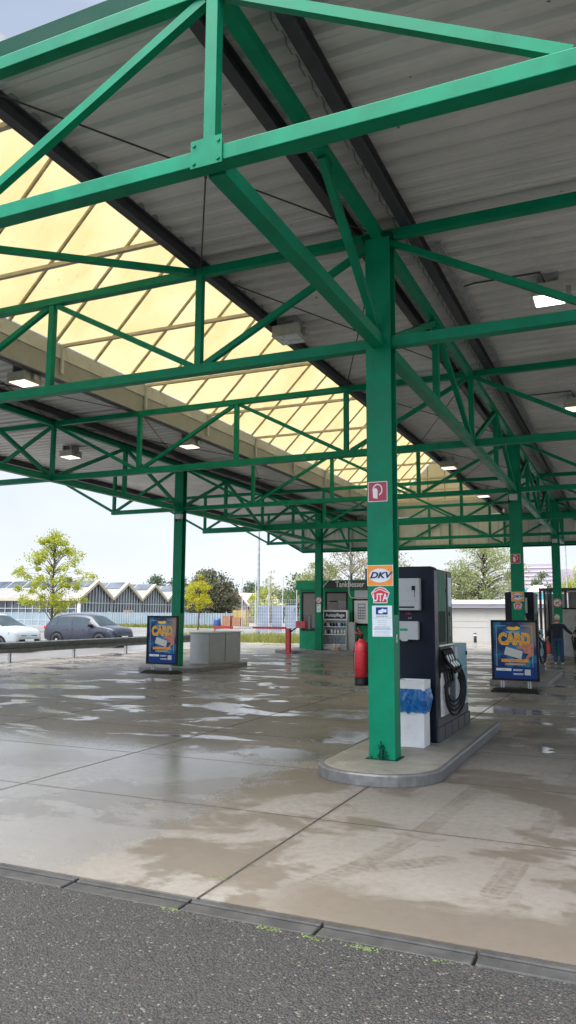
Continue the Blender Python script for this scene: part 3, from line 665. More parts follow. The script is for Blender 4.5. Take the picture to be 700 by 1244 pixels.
nosmoke(-2.64, 32.596, 2.24, 'round no smoking sign on the rearmost right column above the man', .17)
t = empty('paper_notice', (-12.92, 32.596, 2.0), 'white paper notice under the no smoking sign on the kiosk column', 'notice')
MB().box(-13.02, -12.82, 32.592, 32.596, 1.82, 2.19).build('sheet', M['paper'], t)
MB().box(-12.99, -12.9, 32.590, 32.5915, 2.1, 2.16).box(-12.99, -12.85, 32.590, 32.5915, 1.95, 1.97).box(-12.99, -12.88, 32.590, 32.5915, 1.9, 1.915).build('print', M['txtgrey'], t)
# cameras / small junction boxes on the columns
for x, y, z, lb in ((-12.86, 20.57, 4.76, 'small white camera box near the top of the left column beside the grey cabinet'), (-2.66, 20.57, 4.80, 'small white camera box near the top of the second right column'), (-2.66, 32.57, 4.72, 'small white camera box on the rearmost right column')):
    t = empty('security_camera', (x, y, z), lb, 'camera', 'white camera boxes on columns')
    MB().rbox(x-.09, x+.11, y-.16, y-.02, z-.08, z+.08, .01).build('camera_body', M['grey'], t)
    MB().box(x-.12, x-.0905, y-.12, y-.04, z-.14, z-.02).build('lens', M['black'], t)
    MB().box(x-.03, x+.03, y-.02, y+.028, z-.03, z+.03).build('bracket', M['galv'], t)

# drain fitting at the column foot
t = empty('column_tap', (-2.62, 8.585, .12), 'small rusty tap and corroded patch at the foot of the front column', 'tap')
MB().tube([(-2.63, 8.56, .12), (-2.63, 8.56, .25), (-2.635, 8.597, .27)], .014, 8).tube([(-2.66, 8.56, .25), (-2.60, 8.56, .25)], .012, 8).tube([(-2.63, 8.56, .27), (-2.63, 8.54, .30), (-2.64, 8.55, .33)], .009, 6).build('tap_body', M['green_dk'], t)

cp = MB(); rnd = random.Random(2)
for _ in range(46):
    a, z_ = rnd.gauss(-2.63, .035), .125+abs(rnd.gauss(0, .085)); r_ = rnd.uniform(.004, .014)*(1-min(.7, (z_-.12)*2))
    cp.prism([(r_*math.cos(q)*rnd.uniform(.6, 1.3), r_*math.sin(q)*rnd.uniform(.8, 1.8)) for q in [i*1.05 for i in range(6)]], (a, 8.5795, z_), (1, 0, 0), (0, 0, 1), (0, -.0012-rnd.random()*.001, 0))
o = cp.build('corrosion', M['green_dk'], t); tag(o, kind='stuff')
# ------------------------------------------------------------------ fire extinguisher
t = empty('fire_extinguisher', (-2.93, 8.72, .92), 'red fire extinguisher with black base hanging on the left side of the front column', 'fire extinguisher')
c = (-2.925, 8.75, 0)
MB().lathe([(0, 1.012), (.083, 1.012), (.083, 1.36), (.078, 1.395), (.06, 1.425), (.032, 1.445), (.03, 1.46), (0, 1.46)], c, 28).build('cylinder', M['red'], t)
MB().lathe([(0, .92), (.084, .92), (.0855, .93), (.0855, 1.01), (.0, 1.011)], c, 28).build('base_ring', M['black'], t)
MB().lathe([(0, 1.46), (.022, 1.46), (.022, 1.50), (0, 1.50)], c, 16).box(-2.96, -2.90, 8.735, 8.765, 1.50, 1.515).build('valve', M['black'], t)
MB().bar((-2.925, 8.75, 1.515), (-2.965, 8.72, 1.59), .02, .012).bar((-2.925, 8.75, 1.50), (-2.985, 8.71, 1.535), .02, .012).build('lever', M['red'], t)
MB().tube([(-2.925, 8.77, 1.49), (-2.99, 8.79, 1.47), (-3.025, 8.78, 1.35), (-3.02, 8.77, 1.15), (-3.015, 8.76, 1.08)], .011, 8).build('hose', M['rubber'], t)
g = MB(); n_ = 10
vs = []
for i in range(n_+1):
    a = R(150+i*6); vs += [(c[0]+.0845*math.cos(a), c[1]+.0845*math.sin(a), z) for z in (1.10, 1.30)]
MB().add(vs, [(2*i, 2*i+2, 2*i+3, 2*i+1) for i in range(n_)]).build('label', M['paper'], t)
MB().box(-2.85, -2.797, 8.72, 8.78, 1.36, 1.42).build('wall_hook', M['black'], t)

# ------------------------------------------------------------------ litter bin with blue liner
def bin_(x0, x1, y0, y1, zt, label):
    t = empty('litter_bin', ((x0+x1)/2, (y0+y1)/2, .12), label, 'litter bin')
    MB().rbox(x0, x1, y0, y1, .121, zt-.02, .008).build('bin_body', M['white'], t)
    l = MB(); l.rbox(x0-.012, x1+.012, y0-.012, y1+.012, zt-.12, zt-.05, .006); l.box(x0-.012, x1+.012, y0-.012, y0+.02, zt-.05, zt); l.box(x0-.012, x1+.012, y1-.02, y1+.012, zt-.05, zt); l.box(x0-.012, x0+.02, y0+.02, y1-.02, zt-.05, zt); l.box(x1-.02, x1+.012, y0+.02, y1-.02, zt-.05, zt)
    l.build('lid_frame', M['white'], t)
    # crumpled liner collar
    vs = []; fs = []; nu, nv = 64, 14; cx, cy = (x0+x1)/2, (y0+y1)/2; hx, hy = (x1-x0)/2+.016, (y1-y0)/2+.016
    for j in range(nv+1):
        z = zt-.10-.29*j/nv
        for i in range(nu):
            a = 2*math.pi*i/nu; ca, sa = math.cos(a), math.sin(a); q = (abs(ca)**6+abs(sa)**6)**(-1/6)
            bulge = .020*math.sin(math.pi*min(1, j/nv*1.1))+.006
            w_ = noise.noise(Vector((ca*3.2, sa*3.2, z*11)))*.016+noise.noise(Vector((ca*9, sa*9, z*22)))*.009
            zz = z-(.04*noise.noise(Vector((ca*4, sa*4, 3))) if j == nv else 0)
            vs.append((cx+(hx+bulge+w_)*ca*q, cy+(hy+bulge+w_)*sa*q, zz))
        if j: fs += [((j-1)*nu+i, (j-1)*nu+(i+1) % nu, j*nu+(i+1) % nu, j*nu+i) for i in range(nu)]
    MB().add(vs, fs, True).build('bin_liner', M['bag'], t)
bin_(-2.72, -2.38, 9.52, 9.82, .93, 'white litter bin with crumpled blue liner between the front column and the pump')

# ------------------------------------------------------------------ fuel pump
def pump(label):
    t = empty('fuel_pump', (-2.72, 11.0, .12), label, 'fuel pump', 'tall navy fuel pumps')
    x0, x1, y0, y1 = -3.10, -2.33, 9.97, 11.12
    MB().box(x0+.02, x1+.03, y0+.03, 12.06, .121, .30).build('plinth', M['dstone'], t, .006)
    for yy in (10.32, 10.75, 11.18, 11.62, 12.0): MB().box(x1+.0305, x1+.034, yy-.004, yy+.004, .125, .298).build('plinth_joint', M['black'], t)
    MB().box(x0+.01, x1+.01, 10.03, 12.05, .301, .42).build('skirt', M['dstone'], t, .004)
    # front shell (wraps the end), rounded top edge
    pr = [(x0, .125), (x1, .125), (x1, 2.33), (x1-.015, 2.365), (x1-.05, 2.38), (x0+.05, 2.38), (x0+.015, 2.365), (x0, 2.33)]
    MB().prism(pr, (0, y0, 0), (1, 0, 0), (0, 0, 1), (0, .22, 0)).build('end_shell', M['navy'], t, .012)
    MB().box(x0+.012, x1-.012, y0+.221, y1, .43, 2.355).build('tower', M['pumpgreen'], t, .008)
    g = MB()
    for i in range(5): g.tube([(x1-.012, y0+.27+i*.085, 1.80), (x1-.012, y0+.27+i*.085, 2.32)], .02, 8)
    g.build('ribbed_panel', M['pumprib'], t)
    g = MB()
    for i in range(5): g.tube([(x1-.013, y0+.27+i*.085, 1.38), (x1-.013, y0+.27+i*.085, 1.79)], .02, 8)
    g.build('ribbed_panel', M['pumpgreen'], t)
    MB().box(x1-.012, x1-.004, 10.77, 10.785, 1.2, 2.34).build('panel_gap', M['black'], t)
    MB().box(x1-.012, x1-.002, 10.84, 11.03, 1.86, 2.27).build('price_label', M['paper'], t)
    disc(MB(), (x1-.011, 10.74, 2.08), .03, 12, ex=(0, 1, 0), th=(.01, 0, 0)).build('lock', M['black'], t)
    disc(MB(), (x1-.011, 10.93, 1.76), .03, 12, ex=(0, 1, 0), th=(.01, 0, 0)).build('lock', M['black'], t)
    text('grade_lettering', 'Diesel', .085, M['pgrey'], t, (x1-.008, 10.94, 1.56), rot=tuple(Matrix(((0, 0, 1), (0, -1, 0), (1, 0, 0))).to_euler()), ext=.001)
    MB().box(x1-.012, x1+.004, y0+.24, y1-.01, 1.325, 1.345).build('trim_strip', M['alu'], t)
    MB().box(x1-.012, x1-.001, 10.86, 11.10, 1.15, 1.31).build('grade_label', M['pgrey'], t)
    # nozzle bay
    MB().box(x1-.012, x1+.012, 10.20, 10.86, .92, 1.31).build('nozzle_bay', M['black'], t)
    for i in range(4):
        y = 10.26+i*.15; xx = x1+.02
        n_ = MB(); n_.bar((xx+.01, y+.02, 1.28), (xx+.05, y+.10, 1.13), .035, .045); n_.bar((xx+.05, y+.10, 1.13), (xx+.11, y+.20, 1.03), .04, .05); n_.bar((xx+.03, y-.0, 1.20), (xx+.09, y+.10, 1.06), .02, .02)
        nz = n_.build('nozzle', M['black'], t)
        MB().bar((xx+.052, y+.06, 1.21), (xx+.075, y+.12, 1.12), .03, .012, (1, 0, 0)).bar((xx+.09, y+.13, 1.12), (xx+.125, y+.20, 1.06), .03, .012, (1, 0, 0)).build('nozzle_guard', [M['white'], M['white'], M['white'], M['kiosk_green']][i], nz)
        yc, zc, ry_, rz_ = 10.62+.03*i, .74, .40-.06*i, .33-.055*i
        pts = [(xx+.105, y+.20, 1.03), (xx+.12, y+.24, .98)]
        for q in range(16):
            a = R(55-q*16.5); pts.append((xx+.07+.05*math.cos(a)-.012*i+.03, yc+ry_*math.cos(a), zc+rz_*math.sin(a)))
        MB().tube(pts, .018, 8).build('hose', M['rubber'], t)
        MB().tube([(xx+.02, y+.02, 1.02), (xx+.04, y+.03, .85), (xx+.03, yc-ry_*.9, zc+.05)], .016, 8).build('hose', M['rubber'], t)
    g = MB()
    for i in range(5): g.tube([(x1+.004, 10.24+i*.10, .42), (x1+.004, 10.24+i*.10, .98)], .025, 8)
    g.build('hose_guide', M['hosetube'], t)
    MB().box(x1-.012, x1+.0, 10.20, 11.12, .422, .92).build('lower_panel', M['black'], t)
    # low add-on cabinet behind
    a = MB(); a.box(x0+.01, x1+.003, 11.13, 12.05, .43, 1.32); ad = a.build('additive_cabinet', M['teal'], t, .01)
    MB().box(x1+.0035, x1+.007, 11.16, 11.34, .52, 1.28).build('cabinet_panel', M['grey'], ad)
    MB().box(x1+.0035, x1+.009, 11.35, 11.37, .55, 1.25).box(x1+.0035, x1+.006, 11.37, 12.03, .43, .52).box(x1+.0035, x1+.006, 11.40, 12.03, .98, .985).build('cabinet_trim', M['grey'], ad)
    MB().box(x1+.0035, x1+.02, 11.96, 11.99, 1.14, 1.20).build('handle', M['black'], ad)
    # payment terminal boxes on the end
    b = MB(); b.rbox(-2.90, -2.50, y0-.11, y0-.001, 1.80, 2.22, .012); tm = b.build('payment_terminal', M['pgrey'], t)
    MB().box(-2.60, -2.555, y0-.118, y0-.1105, 2.06, 2.12).box(-2.88, -2.57, y0-.116, y0-.1105, 1.832, 1.852).box(-2.565, -2.56, y0-.114, y0-.1105, 1.97, 2.06).build('card_slot', M['black'], tm)
    MB().box(-2.89, -2.51, y0-.1125, y0-.1105, 1.92, 1.924).build('seam', M['txtgrey'], tm)
    b = MB(); b.rbox(-2.90, -2.53, y0-.09, y0-.001, 1.42, 1.66, .01); tm = b.build('receipt_box', M['pgrey'], t)
    MB().box(-2.77, -2.67, y0-.096, y0-.0905, 1.535, 1.565).build('screen', M['kiosk_green'], tm)
    disc(MB(), (-2.71, y0-.0905, 1.42), .05, 16, th=(0, -.01, 0), ry=.4).build('knob', M['pgrey'], tm)
    text('small_lettering', 'Self', .035, M['txtgrey'], t, (-2.66, y0-.003, 1.70), ext=.001)
    text('small_lettering', '24h', .05, M['sign_red'], t, (-2.68, y0-.003, 1.76), ext=.001)
    return t
p1 = pump('tall navy fuel pump with white terminal boxes and four hoses behind the front column')
def snap(o):
    for ch in list(o.children): snap(ch)
    KIDS[o.name] = list(o.children)
bpy.context.view_layer.update()
snap(p1); p2 = copy_tree(p1); p2.location.y += 12.0; p2.location.x -= .06; p2['label'] = 'second navy fuel pump half hidden behind the right card poster and its column'

# ------------------------------------------------------------------ poster stands
def poster(label):
    t = empty('poster_stand', (0, 0, 0), label, 'poster stand', 'two CARD poster stands')
    W_, z0, z1 = .50, .25, 1.63
    fr = MB(); fr.box(-W_-.03, -W_+.022, -.035, .035, z0, z1); fr.box(W_-.022, W_+.03, -.035, .035, z0, z1); fr.box(-W_+.0221, W_-.0221, -.035, .035, z1-.05, z1); fr.box(-W_+.0221, W_-.0221, -.035, .035, z0, z0+.05)
    fr.build('frame', M['black'], t, .006)
    ps = MB().box(-W_+.02, W_-.02, -.012, .012, z0+.048, z1-.048).build('poster', M['poster'], t)
    def uv(px, py): return ((px-315)/500.0*1.0*.985, z1-.045-(py-85)/620.0*(z1-z0-.09))
    def flat(name, pts, mat, d, th=.001): return MB().prism([uv(*q) for q in pts], (0, -.0125-d, 0), (1, 0, 0), (0, 0, 1), (0, -th, 0)).build(name, mat, ps)
    def rect(x0, y0, x1, y1): return [(x0, y0), (x1, y0), (x1, y1), (x0, y1)]
    flat('blue_band', rect(88, 575, 548, 702), M['blue'], 0)
    flat('white_box', rect(97, 592, 270, 620), M['paper'], .0015)
    for q in ((290, 600, 400, 606), (290, 612, 390, 618), (290, 645, 410, 651), (295, 657, 400, 661)): flat('print', rect(*q), M['paper'], .0015)
    flat('print', rect(420, 600, 485, 662), M['card_grey'], .0015)
    for q in ((105, 125, 109, 572), (512, 125, 516, 572), (105, 125, 225, 129), (385, 125, 516, 129)): flat('outline', rect(*q), M['card_grey'], .0015)
    n_ = 24
    flat('logo_oval', [(305+75*math.cos(2*math.pi*i/n_), 152+24*math.sin(2*math.pi*i/n_)) for i in range(n_)], M['yellow'], .0015)
    flat('logo_car', [(240, 128), (255, 110), (300, 102), (340, 108), (362, 128), (335, 132), (320, 140), (262, 138), (255, 130)], M['ink'], .003)
    u_, z_ = uv(300, 195); text('small_lettering', 'TANKEN MIT', .045, M['oval'], ps, (u_, -.0145, z_), ext=.0005, sx=1.2)
    u_, z_ = uv(312, 277)
    text('title_lettering', 'CARD', .35, M['yellow'], ps, (u_, -.0145, z_), bold=.022, ext=.0005, sx=.74)
    text('title_lettering', 'CARD', .35, M['card_or'], ps, (u_, -.0158, z_), bold=.010, ext=.0005, sx=.74)
    flat('card', [(215, 355), (405, 405), (385, 490), (190, 440)], M['card_grey'], .0035)
    flat('hand', [(528, 308), (480, 320), (400, 335), (345, 350), (330, 362), (345, 380), (400, 380), (428, 392), (400, 402), (395, 412), (430, 425), (470, 430), (440, 470), (428, 492), (452, 492), (500, 455), (528, 450)], M['skin_print'], .0055)
    for q in (((345, 352), (420, 345), (528, 335)), ((400, 383), (460, 385), (528, 378)), ((470, 430), (500, 415), (528, 412))):
        for a, b in zip(q[:-1], q[1:]):
            (ax, az), (bx, bz) = uv(*a), uv(*b); MB().bar((ax, -.0198, az), (bx, -.0198, bz), .008, .001, (0, 1, 0)).build('finger_line', M['brownp'], ps)
    flat('orange_strip', rect(160, 490, 472, 524), M['card_or'], .007)
    u_, z_ = uv(316, 507); text('strip_lettering', 'JETZT BEANTRAGEN', .046, M['brownp'], ps, (u_, -.0215, z_), ext=.0005, sx=1.1)
    flat('brown_strip', rect(200, 534, 436, 558), M['brownp'], .0035)
    u_, z_ = uv(318, 546); text('strip_lettering', 'EINFACH UND SCHNELL', .032, M['paper'], ps, (u_, -.018, z_), ext=.0005)
    u_, z_ = uv(183, 606); text('strip_lettering', 'www', .04, M['ink'], ps, (u_, -.0155, z_), ext=.0005)
    MB().box(-.34, -.31, -.02, .02, .085, .2495).box(-.29, -.26, -.02, .02, .085, .2495).box(.26, .29, -.02, .02, .085, .2495).box(.31, .34, -.02, .02, .085, .2495).build('foot_post', M['galv'], t)
    b = MB(); vs = []
    for (w_, d_, z) in ((.53, .30, .0), (.53, .30, .03), (.47, .18, .085), (.42, .13, .09)): vs += [(-w_, -d_, z), (w_, -d_, z), (w_, d_, z), (-w_, d_, z)]
    fs = [(0, 1, 2, 3), (12, 13, 14, 15)]+[(q*4+i, q*4+(i+1) % 4, q*4+4+(i+1) % 4, q*4+4+i) for q in range(3) for i in range(4)]
    b.add(vs, fs).build('base', M['rubber'], t, .015)
    return t
q1 = poster('blue CARD poster in a black frame stand in front of the second right column')
bpy.context.view_layer.update(); snap(q1); q2 = copy_tree(q1); q2['label'] = 'blue CARD poster in a black frame stand beside the left column and grey cabinet'
q1.location = (-2.47, 18.5, 0); q1.rotation_euler.z = R(-1)
q2.location = (-12.58, 19.3, 0); q2.rotation_euler = (0, 0, R(-2)); q2.scale = (1.03, 1, 1.02)

# ------------------------------------------------------------------ grey cabinet
t = empty('metal_cabinet', (-12.66, 22.6, .12), 'low grey metal cabinet standing on the left island', 'cabinet')
MB().box(-13.02, -12.31, 21.6, 23.75, .125, 1.10).build('cabinet_body', M['cabinet'], t, .006)
MB().box(-13.05, -12.28, 21.57, 23.78, 1.101, 1.135).build('lid', M['grey'], t, .004)
MB().box(-12.309, -12.303, 22.655, 22.665, .16, 1.08).build('door_gap', M['black'], t)
MB().box(-13.0, -12.33, 21.594, 21.5995, .15, 1.08).build('end_panel', M['grey'], t)

# ------------------------------------------------------------------ kiosk
t = empty('kiosk', (-11.6, 34.9, .12), 'green kiosk with blinds, white lettering and a card terminal behind the left column', 'kiosk')
KY = 33.62
wl = MB(); x0, x1, y0, y1 = -14.3, -9.35, KY, 36.6
# front wall with real openings
ops = [(-14.18, -13.25, .98, 2.74), (-12.98, -11.92, .98, 2.74)]
wl.box(x0, -14.18, y0, y0+.08, .12, 2.86); wl.box(-13.25, -12.98, y0, y0+.08, .12, 2.86); wl.box(-11.92, x1, y0, y0+.08, .12, 2.86)
for a, b, c_, d_ in ops: wl.box(a, b, y0, y0+.08, .12, c_); wl.box(a, b, y0, y0+.08, d_, 2.86)
wl.box(x0, x0+.08, y0+.08, y1, .12, 2.86); wl.box(x1-.08, x1, y0+.08, y1, .12, 2.86); wl.box(x0+.08, x1-.08, y1-.08, y1, .12, 2.86)
wl.build('wall', M['kiosk_green'], t)
MB().box(x0-.12, x1+.12, y0-.18, y1+.1, 2.861, 3.30).build('roof_fascia', M['kiosk_green'], t, .02)
MB().box(-12.95, x1+.1, y0-.195, y0-.181, 2.90, 3.27).build('sign_band', M['sheddark'], t)
text('lettering', 'TankBesser', .36, M['white'], t, (-12.42, y0-.20, 3.09), align='LEFT', bold=.006, ext=.006, sx=.83)
for i, (a, b, c_, d_) in enumerate(ops):
    f = MB(); e_ = .045; yy = y0-.012
    f.box(a-.03, a+e_, yy, y0+.05, c_-.03, d_+.03); f.box(b-e_, b+.03, yy, y0+.05, c_-.03, d_+.03); f.box(a+e_, b-e_, yy, y0+.05, c_-.03, c_+e_); f.box(a+e_, b-e_, yy, y0+.05, d_-e_, d_+.03)
    wd = f.build('window', M['black'], t)
    MB().box(a+e_, b-e_, y0+.03, y0+.036, c_+e_, d_-e_).build('pane', M['glass_dk'], wd)
    zb = 1.72 if i == 0 else 2.35
    MB().box(a+e_, b-e_, y0+.018, y0+.026, zb, d_-e_).build('blind', M['blind'], wd)
    if i == 0: MB().box(b-.62, b-.52, y0+.015, y0+.028, c_+e_, zb-.05).box(b-.42, b-.05, y0+.02, y0+.027, 1.1, zb).build('blind', M['blind'], wd)
    if i == 1: MB().box(a+.06, a+.6, y0+.015, y0+.028, 1.75, 2.30).box(a+.72, b-.06, y0+.015, y0+.028, 1.4, 2.0).build('interior_board', M['blind'], wd)
pn = MB().rbox(-11.66, -10.72, y0-.03, y0-.001, 1.22, 2.46, .02).build('terminal_surround', M['black'], t)
MB().rbox(-11.56, -10.82, y0-.05, y0-.031, 1.32, 2.36, .015).build('card_terminal', M['white'], pn)
g = MB(); g.box(-11.38, -11.02, y0-.058, y0-.051, 1.52, 2.22); g.build('terminal_face', M['txtgrey'], pn)
g = MB()
for i in range(3):
    for j in range(4): g.box(-11.34+i*.11, -11.26+i*.11, y0-.064, y0-.0585, 1.57+j*.12, 1.64+j*.12)
g.box(-11.34, -11.06, y0-.064, y0-.0585, 2.07, 2.17); g.build('keypad', M['paper'], pn)
MB().box(-11.55, -10.8, y0-.02, y0-.001, 2.49, 2.83).build('light_panel', M['grey'], t)
MB().box(-11.2, -10.75, 34.1, 34.6, 3.301, 3.85).build('roof_vent', M['glass_dk'], t, .01)
MB().tube([(-12.1, 34.6, 3.3), (-12.1, 34.6, 6.2)], .022, 8).build('antenna_pole', M['wire'], t)
MB().tube([(-11.75, KY-.22, 3.45), (-11.75, KY-.22, 2.7), (-11.68, KY-.2, 2.50), (-11.4, KY-.1, 2.44), (-10.8, KY-.06, 2.46)], .02, 6).tube([(-13.05, KY-.25, 2.95), (-12.75, KY-.25, 3.27)], .022, 6).build('white_cable', M['white'], t)
MB().box(-14.12, -13.3, KY-.012, KY-.001, .2, .9).build('lower_panel', M['kiosk_green'], t)
# product rack in front
t = empty('display_rack', (-12.25, 33.15, .12), 'grey metal product rack with a printed header in front of the kiosk window', 'rack')
ra, rb, ry = -12.90, -11.72, 33.12
g = MB(); prf = [(-.28, .125), (-.02, 1.86), (.22, 1.86), (.22, .125)]
for x in (ra, rb-.03): g.prism(prf, (x, ry, 0), (0, 1, 0), (0, 0, 1), (.03, 0, 0))
g.box(ra, rb, ry+.22, ry+.24, .125, 1.9); g.build('rack_frame', M['pgrey'], t)
for z in (.35, .80, 1.15): MB().box(ra+.031, rb-.031, ry-.28+(z/1.86)*.24, ry+.219, z, z+.035).build('shelf', M['white'], t)
MB().box(ra+.031, rb-.031, ry-.26, ry-.24, .15, .34).build('front_panel', M['pgrey'], t)
hd = MB().box(ra-.01, rb+.01, ry-.06, ry-.021, 1.46, 1.92).build('header_board', M['white'], t)
MB().box(ra+.06, rb-.06, ry-.066, ry-.061, 1.52, 1.84).build('header_field', M['ink'], hd)
text('lettering', 'Autopflege', .21, M['white'], hd, ((ra+rb)/2, ry-.07, 1.69), ext=.002, bold=.005)
MB().box(rb+.011, rb+.35, ry-.05, ry+.2, .125, 1.38).build('side_cabinet', M['cabinet'], t)
rnd = random.Random(4); k_ = 0
names = ('dark blue', 'white capped blue', 'pale blue', 'black')
for zi, z in enumerate((.386, .836, 1.186)):
    n_ = (5, 7, 8)[zi]; hgt_ = (.30, .22, .17)[zi]
    for i in range(n_):
        x = ra+.12+i*(rb-ra-.24)/(n_-1); yy = ry-.05
        mat = [M['bluefence'], M['paper'], M['blue']][zi] if rnd.random() < .6 else rnd.choice([M['blue'], M['black'], M['paper'], M['kiosk_green'], M['red']])
        b = MB(); r_ = .055 if zi == 0 else .045
        b.lathe([(0, z), (r_, z), (r_, z+hgt_*.7), (r_*.4, z+hgt_*.86), (r_*.38, z+hgt_), (0, z+hgt_)], (x, yy, 0), 12)
        o = b.build('bottle', mat); tag(o, ('small car care bottle or canister on the lowest rack shelf', 'small car care bottle on the middle rack shelf', 'small car care bottle on the top rack shelf')[zi], 'bottle', ('canisters on the lowest rack shelf', 'bottles on the middle rack shelf', 'bottles on the top rack shelf')[zi])
t = empty('cardboard_box', (-12.15, 32.55, 0), 'small open orange brown cardboard box on the ground before the rack', 'box')
MB().box(-12.35, -12.0, 32.6, 32.62, .12, .27).box(-12.35, -12.0, 32.8, 32.82, .12, .27).box(-12.35, -12.33, 32.62, 32.8, .12, .27).box(-12.02, -12.0, 32.62, 32.8, .12, .27).box(-12.35, -12.0, 32.6, 32.82, .121, .13).build('box_walls', M['cardboard'], t)
MB().bar((-12.0, 32.7, .27), (-11.86, 32.7, .38), .2, .006).bar((-12.18, 32.6, .27), (-12.2, 32.52, .33), .006, .3).build('flap', M['paper'], t)

# ------------------------------------------------------------------ barrier
t = empty('barrier', (-13.85, 31.3, 0), 'red and white boom barrier on a red post left of the kiosk', 'barrier')
MB().rbox(-13.95, -13.75, 31.2, 31.4, 0.02, 1.10, .01).box(-14.1, -13.6, 31.1, 31.5, .001, .03).build('post', M['red'], t)
bm_ = MB()
b1 = MB().box(-15.6, -13.96, 31.26, 31.34, 1.06, 1.16).box(-17.6, -16.6, 31.26, 31.34, 1.06, 1.16).build('boom', M['red'], t)
MB().box(-16.6, -15.6, 31.262, 31.338, 1.062, 1.158).build('white_section', M['white'], b1)
MB().bar((-13.75, 31.3, .95), (-13.25, 31.25, 1.25), .04, .05).build('pivot_arm', M['black'], t)
MB().rbox(-13.42, -12.98, 31.12, 31.32, 1.12, 1.42, .01).build('counterweight', M['red'], t)
MB().box(-17.58, -17.54, 31.27, 31.33, .05, 1.06).box(-17.65, -17.47, 31.2, 31.4, .001, .05).build('rest_post', M['red'], t)

# ------------------------------------------------------------------ guardrail
t = empty('guardrail', (-19.9, 22, 0), 'long grey steel guardrail on short posts between the forecourt and the parked cars', 'guardrail')
g = MB(); prf = [(-.02, .70), (-.075, .67), (-.075, .60), (-.02, .54), (-.02, .50), (-.075, .44), (-.075, .37), (-.02, .33), (-.012, .33), (-.012, .70)]
for s_ in (1, -1): g.prism([(-a*s_ if s_ > 0 else a, b) for a, b in prf], (-19.9+.07*s_, 9, 0), (1, 0, 0), (0, 0, 1), (0, 28, 0))
g.build('beam', M['rail'], t)
y = 24.3-3.4*4
while y < 37: MB().box(-19.95, -19.85, y-.04, y+.04, -.004, .66).box(-20.0, -19.8, y-.1, y+.1, .001, .015).build('post', M['galv'], t); y += 3.4

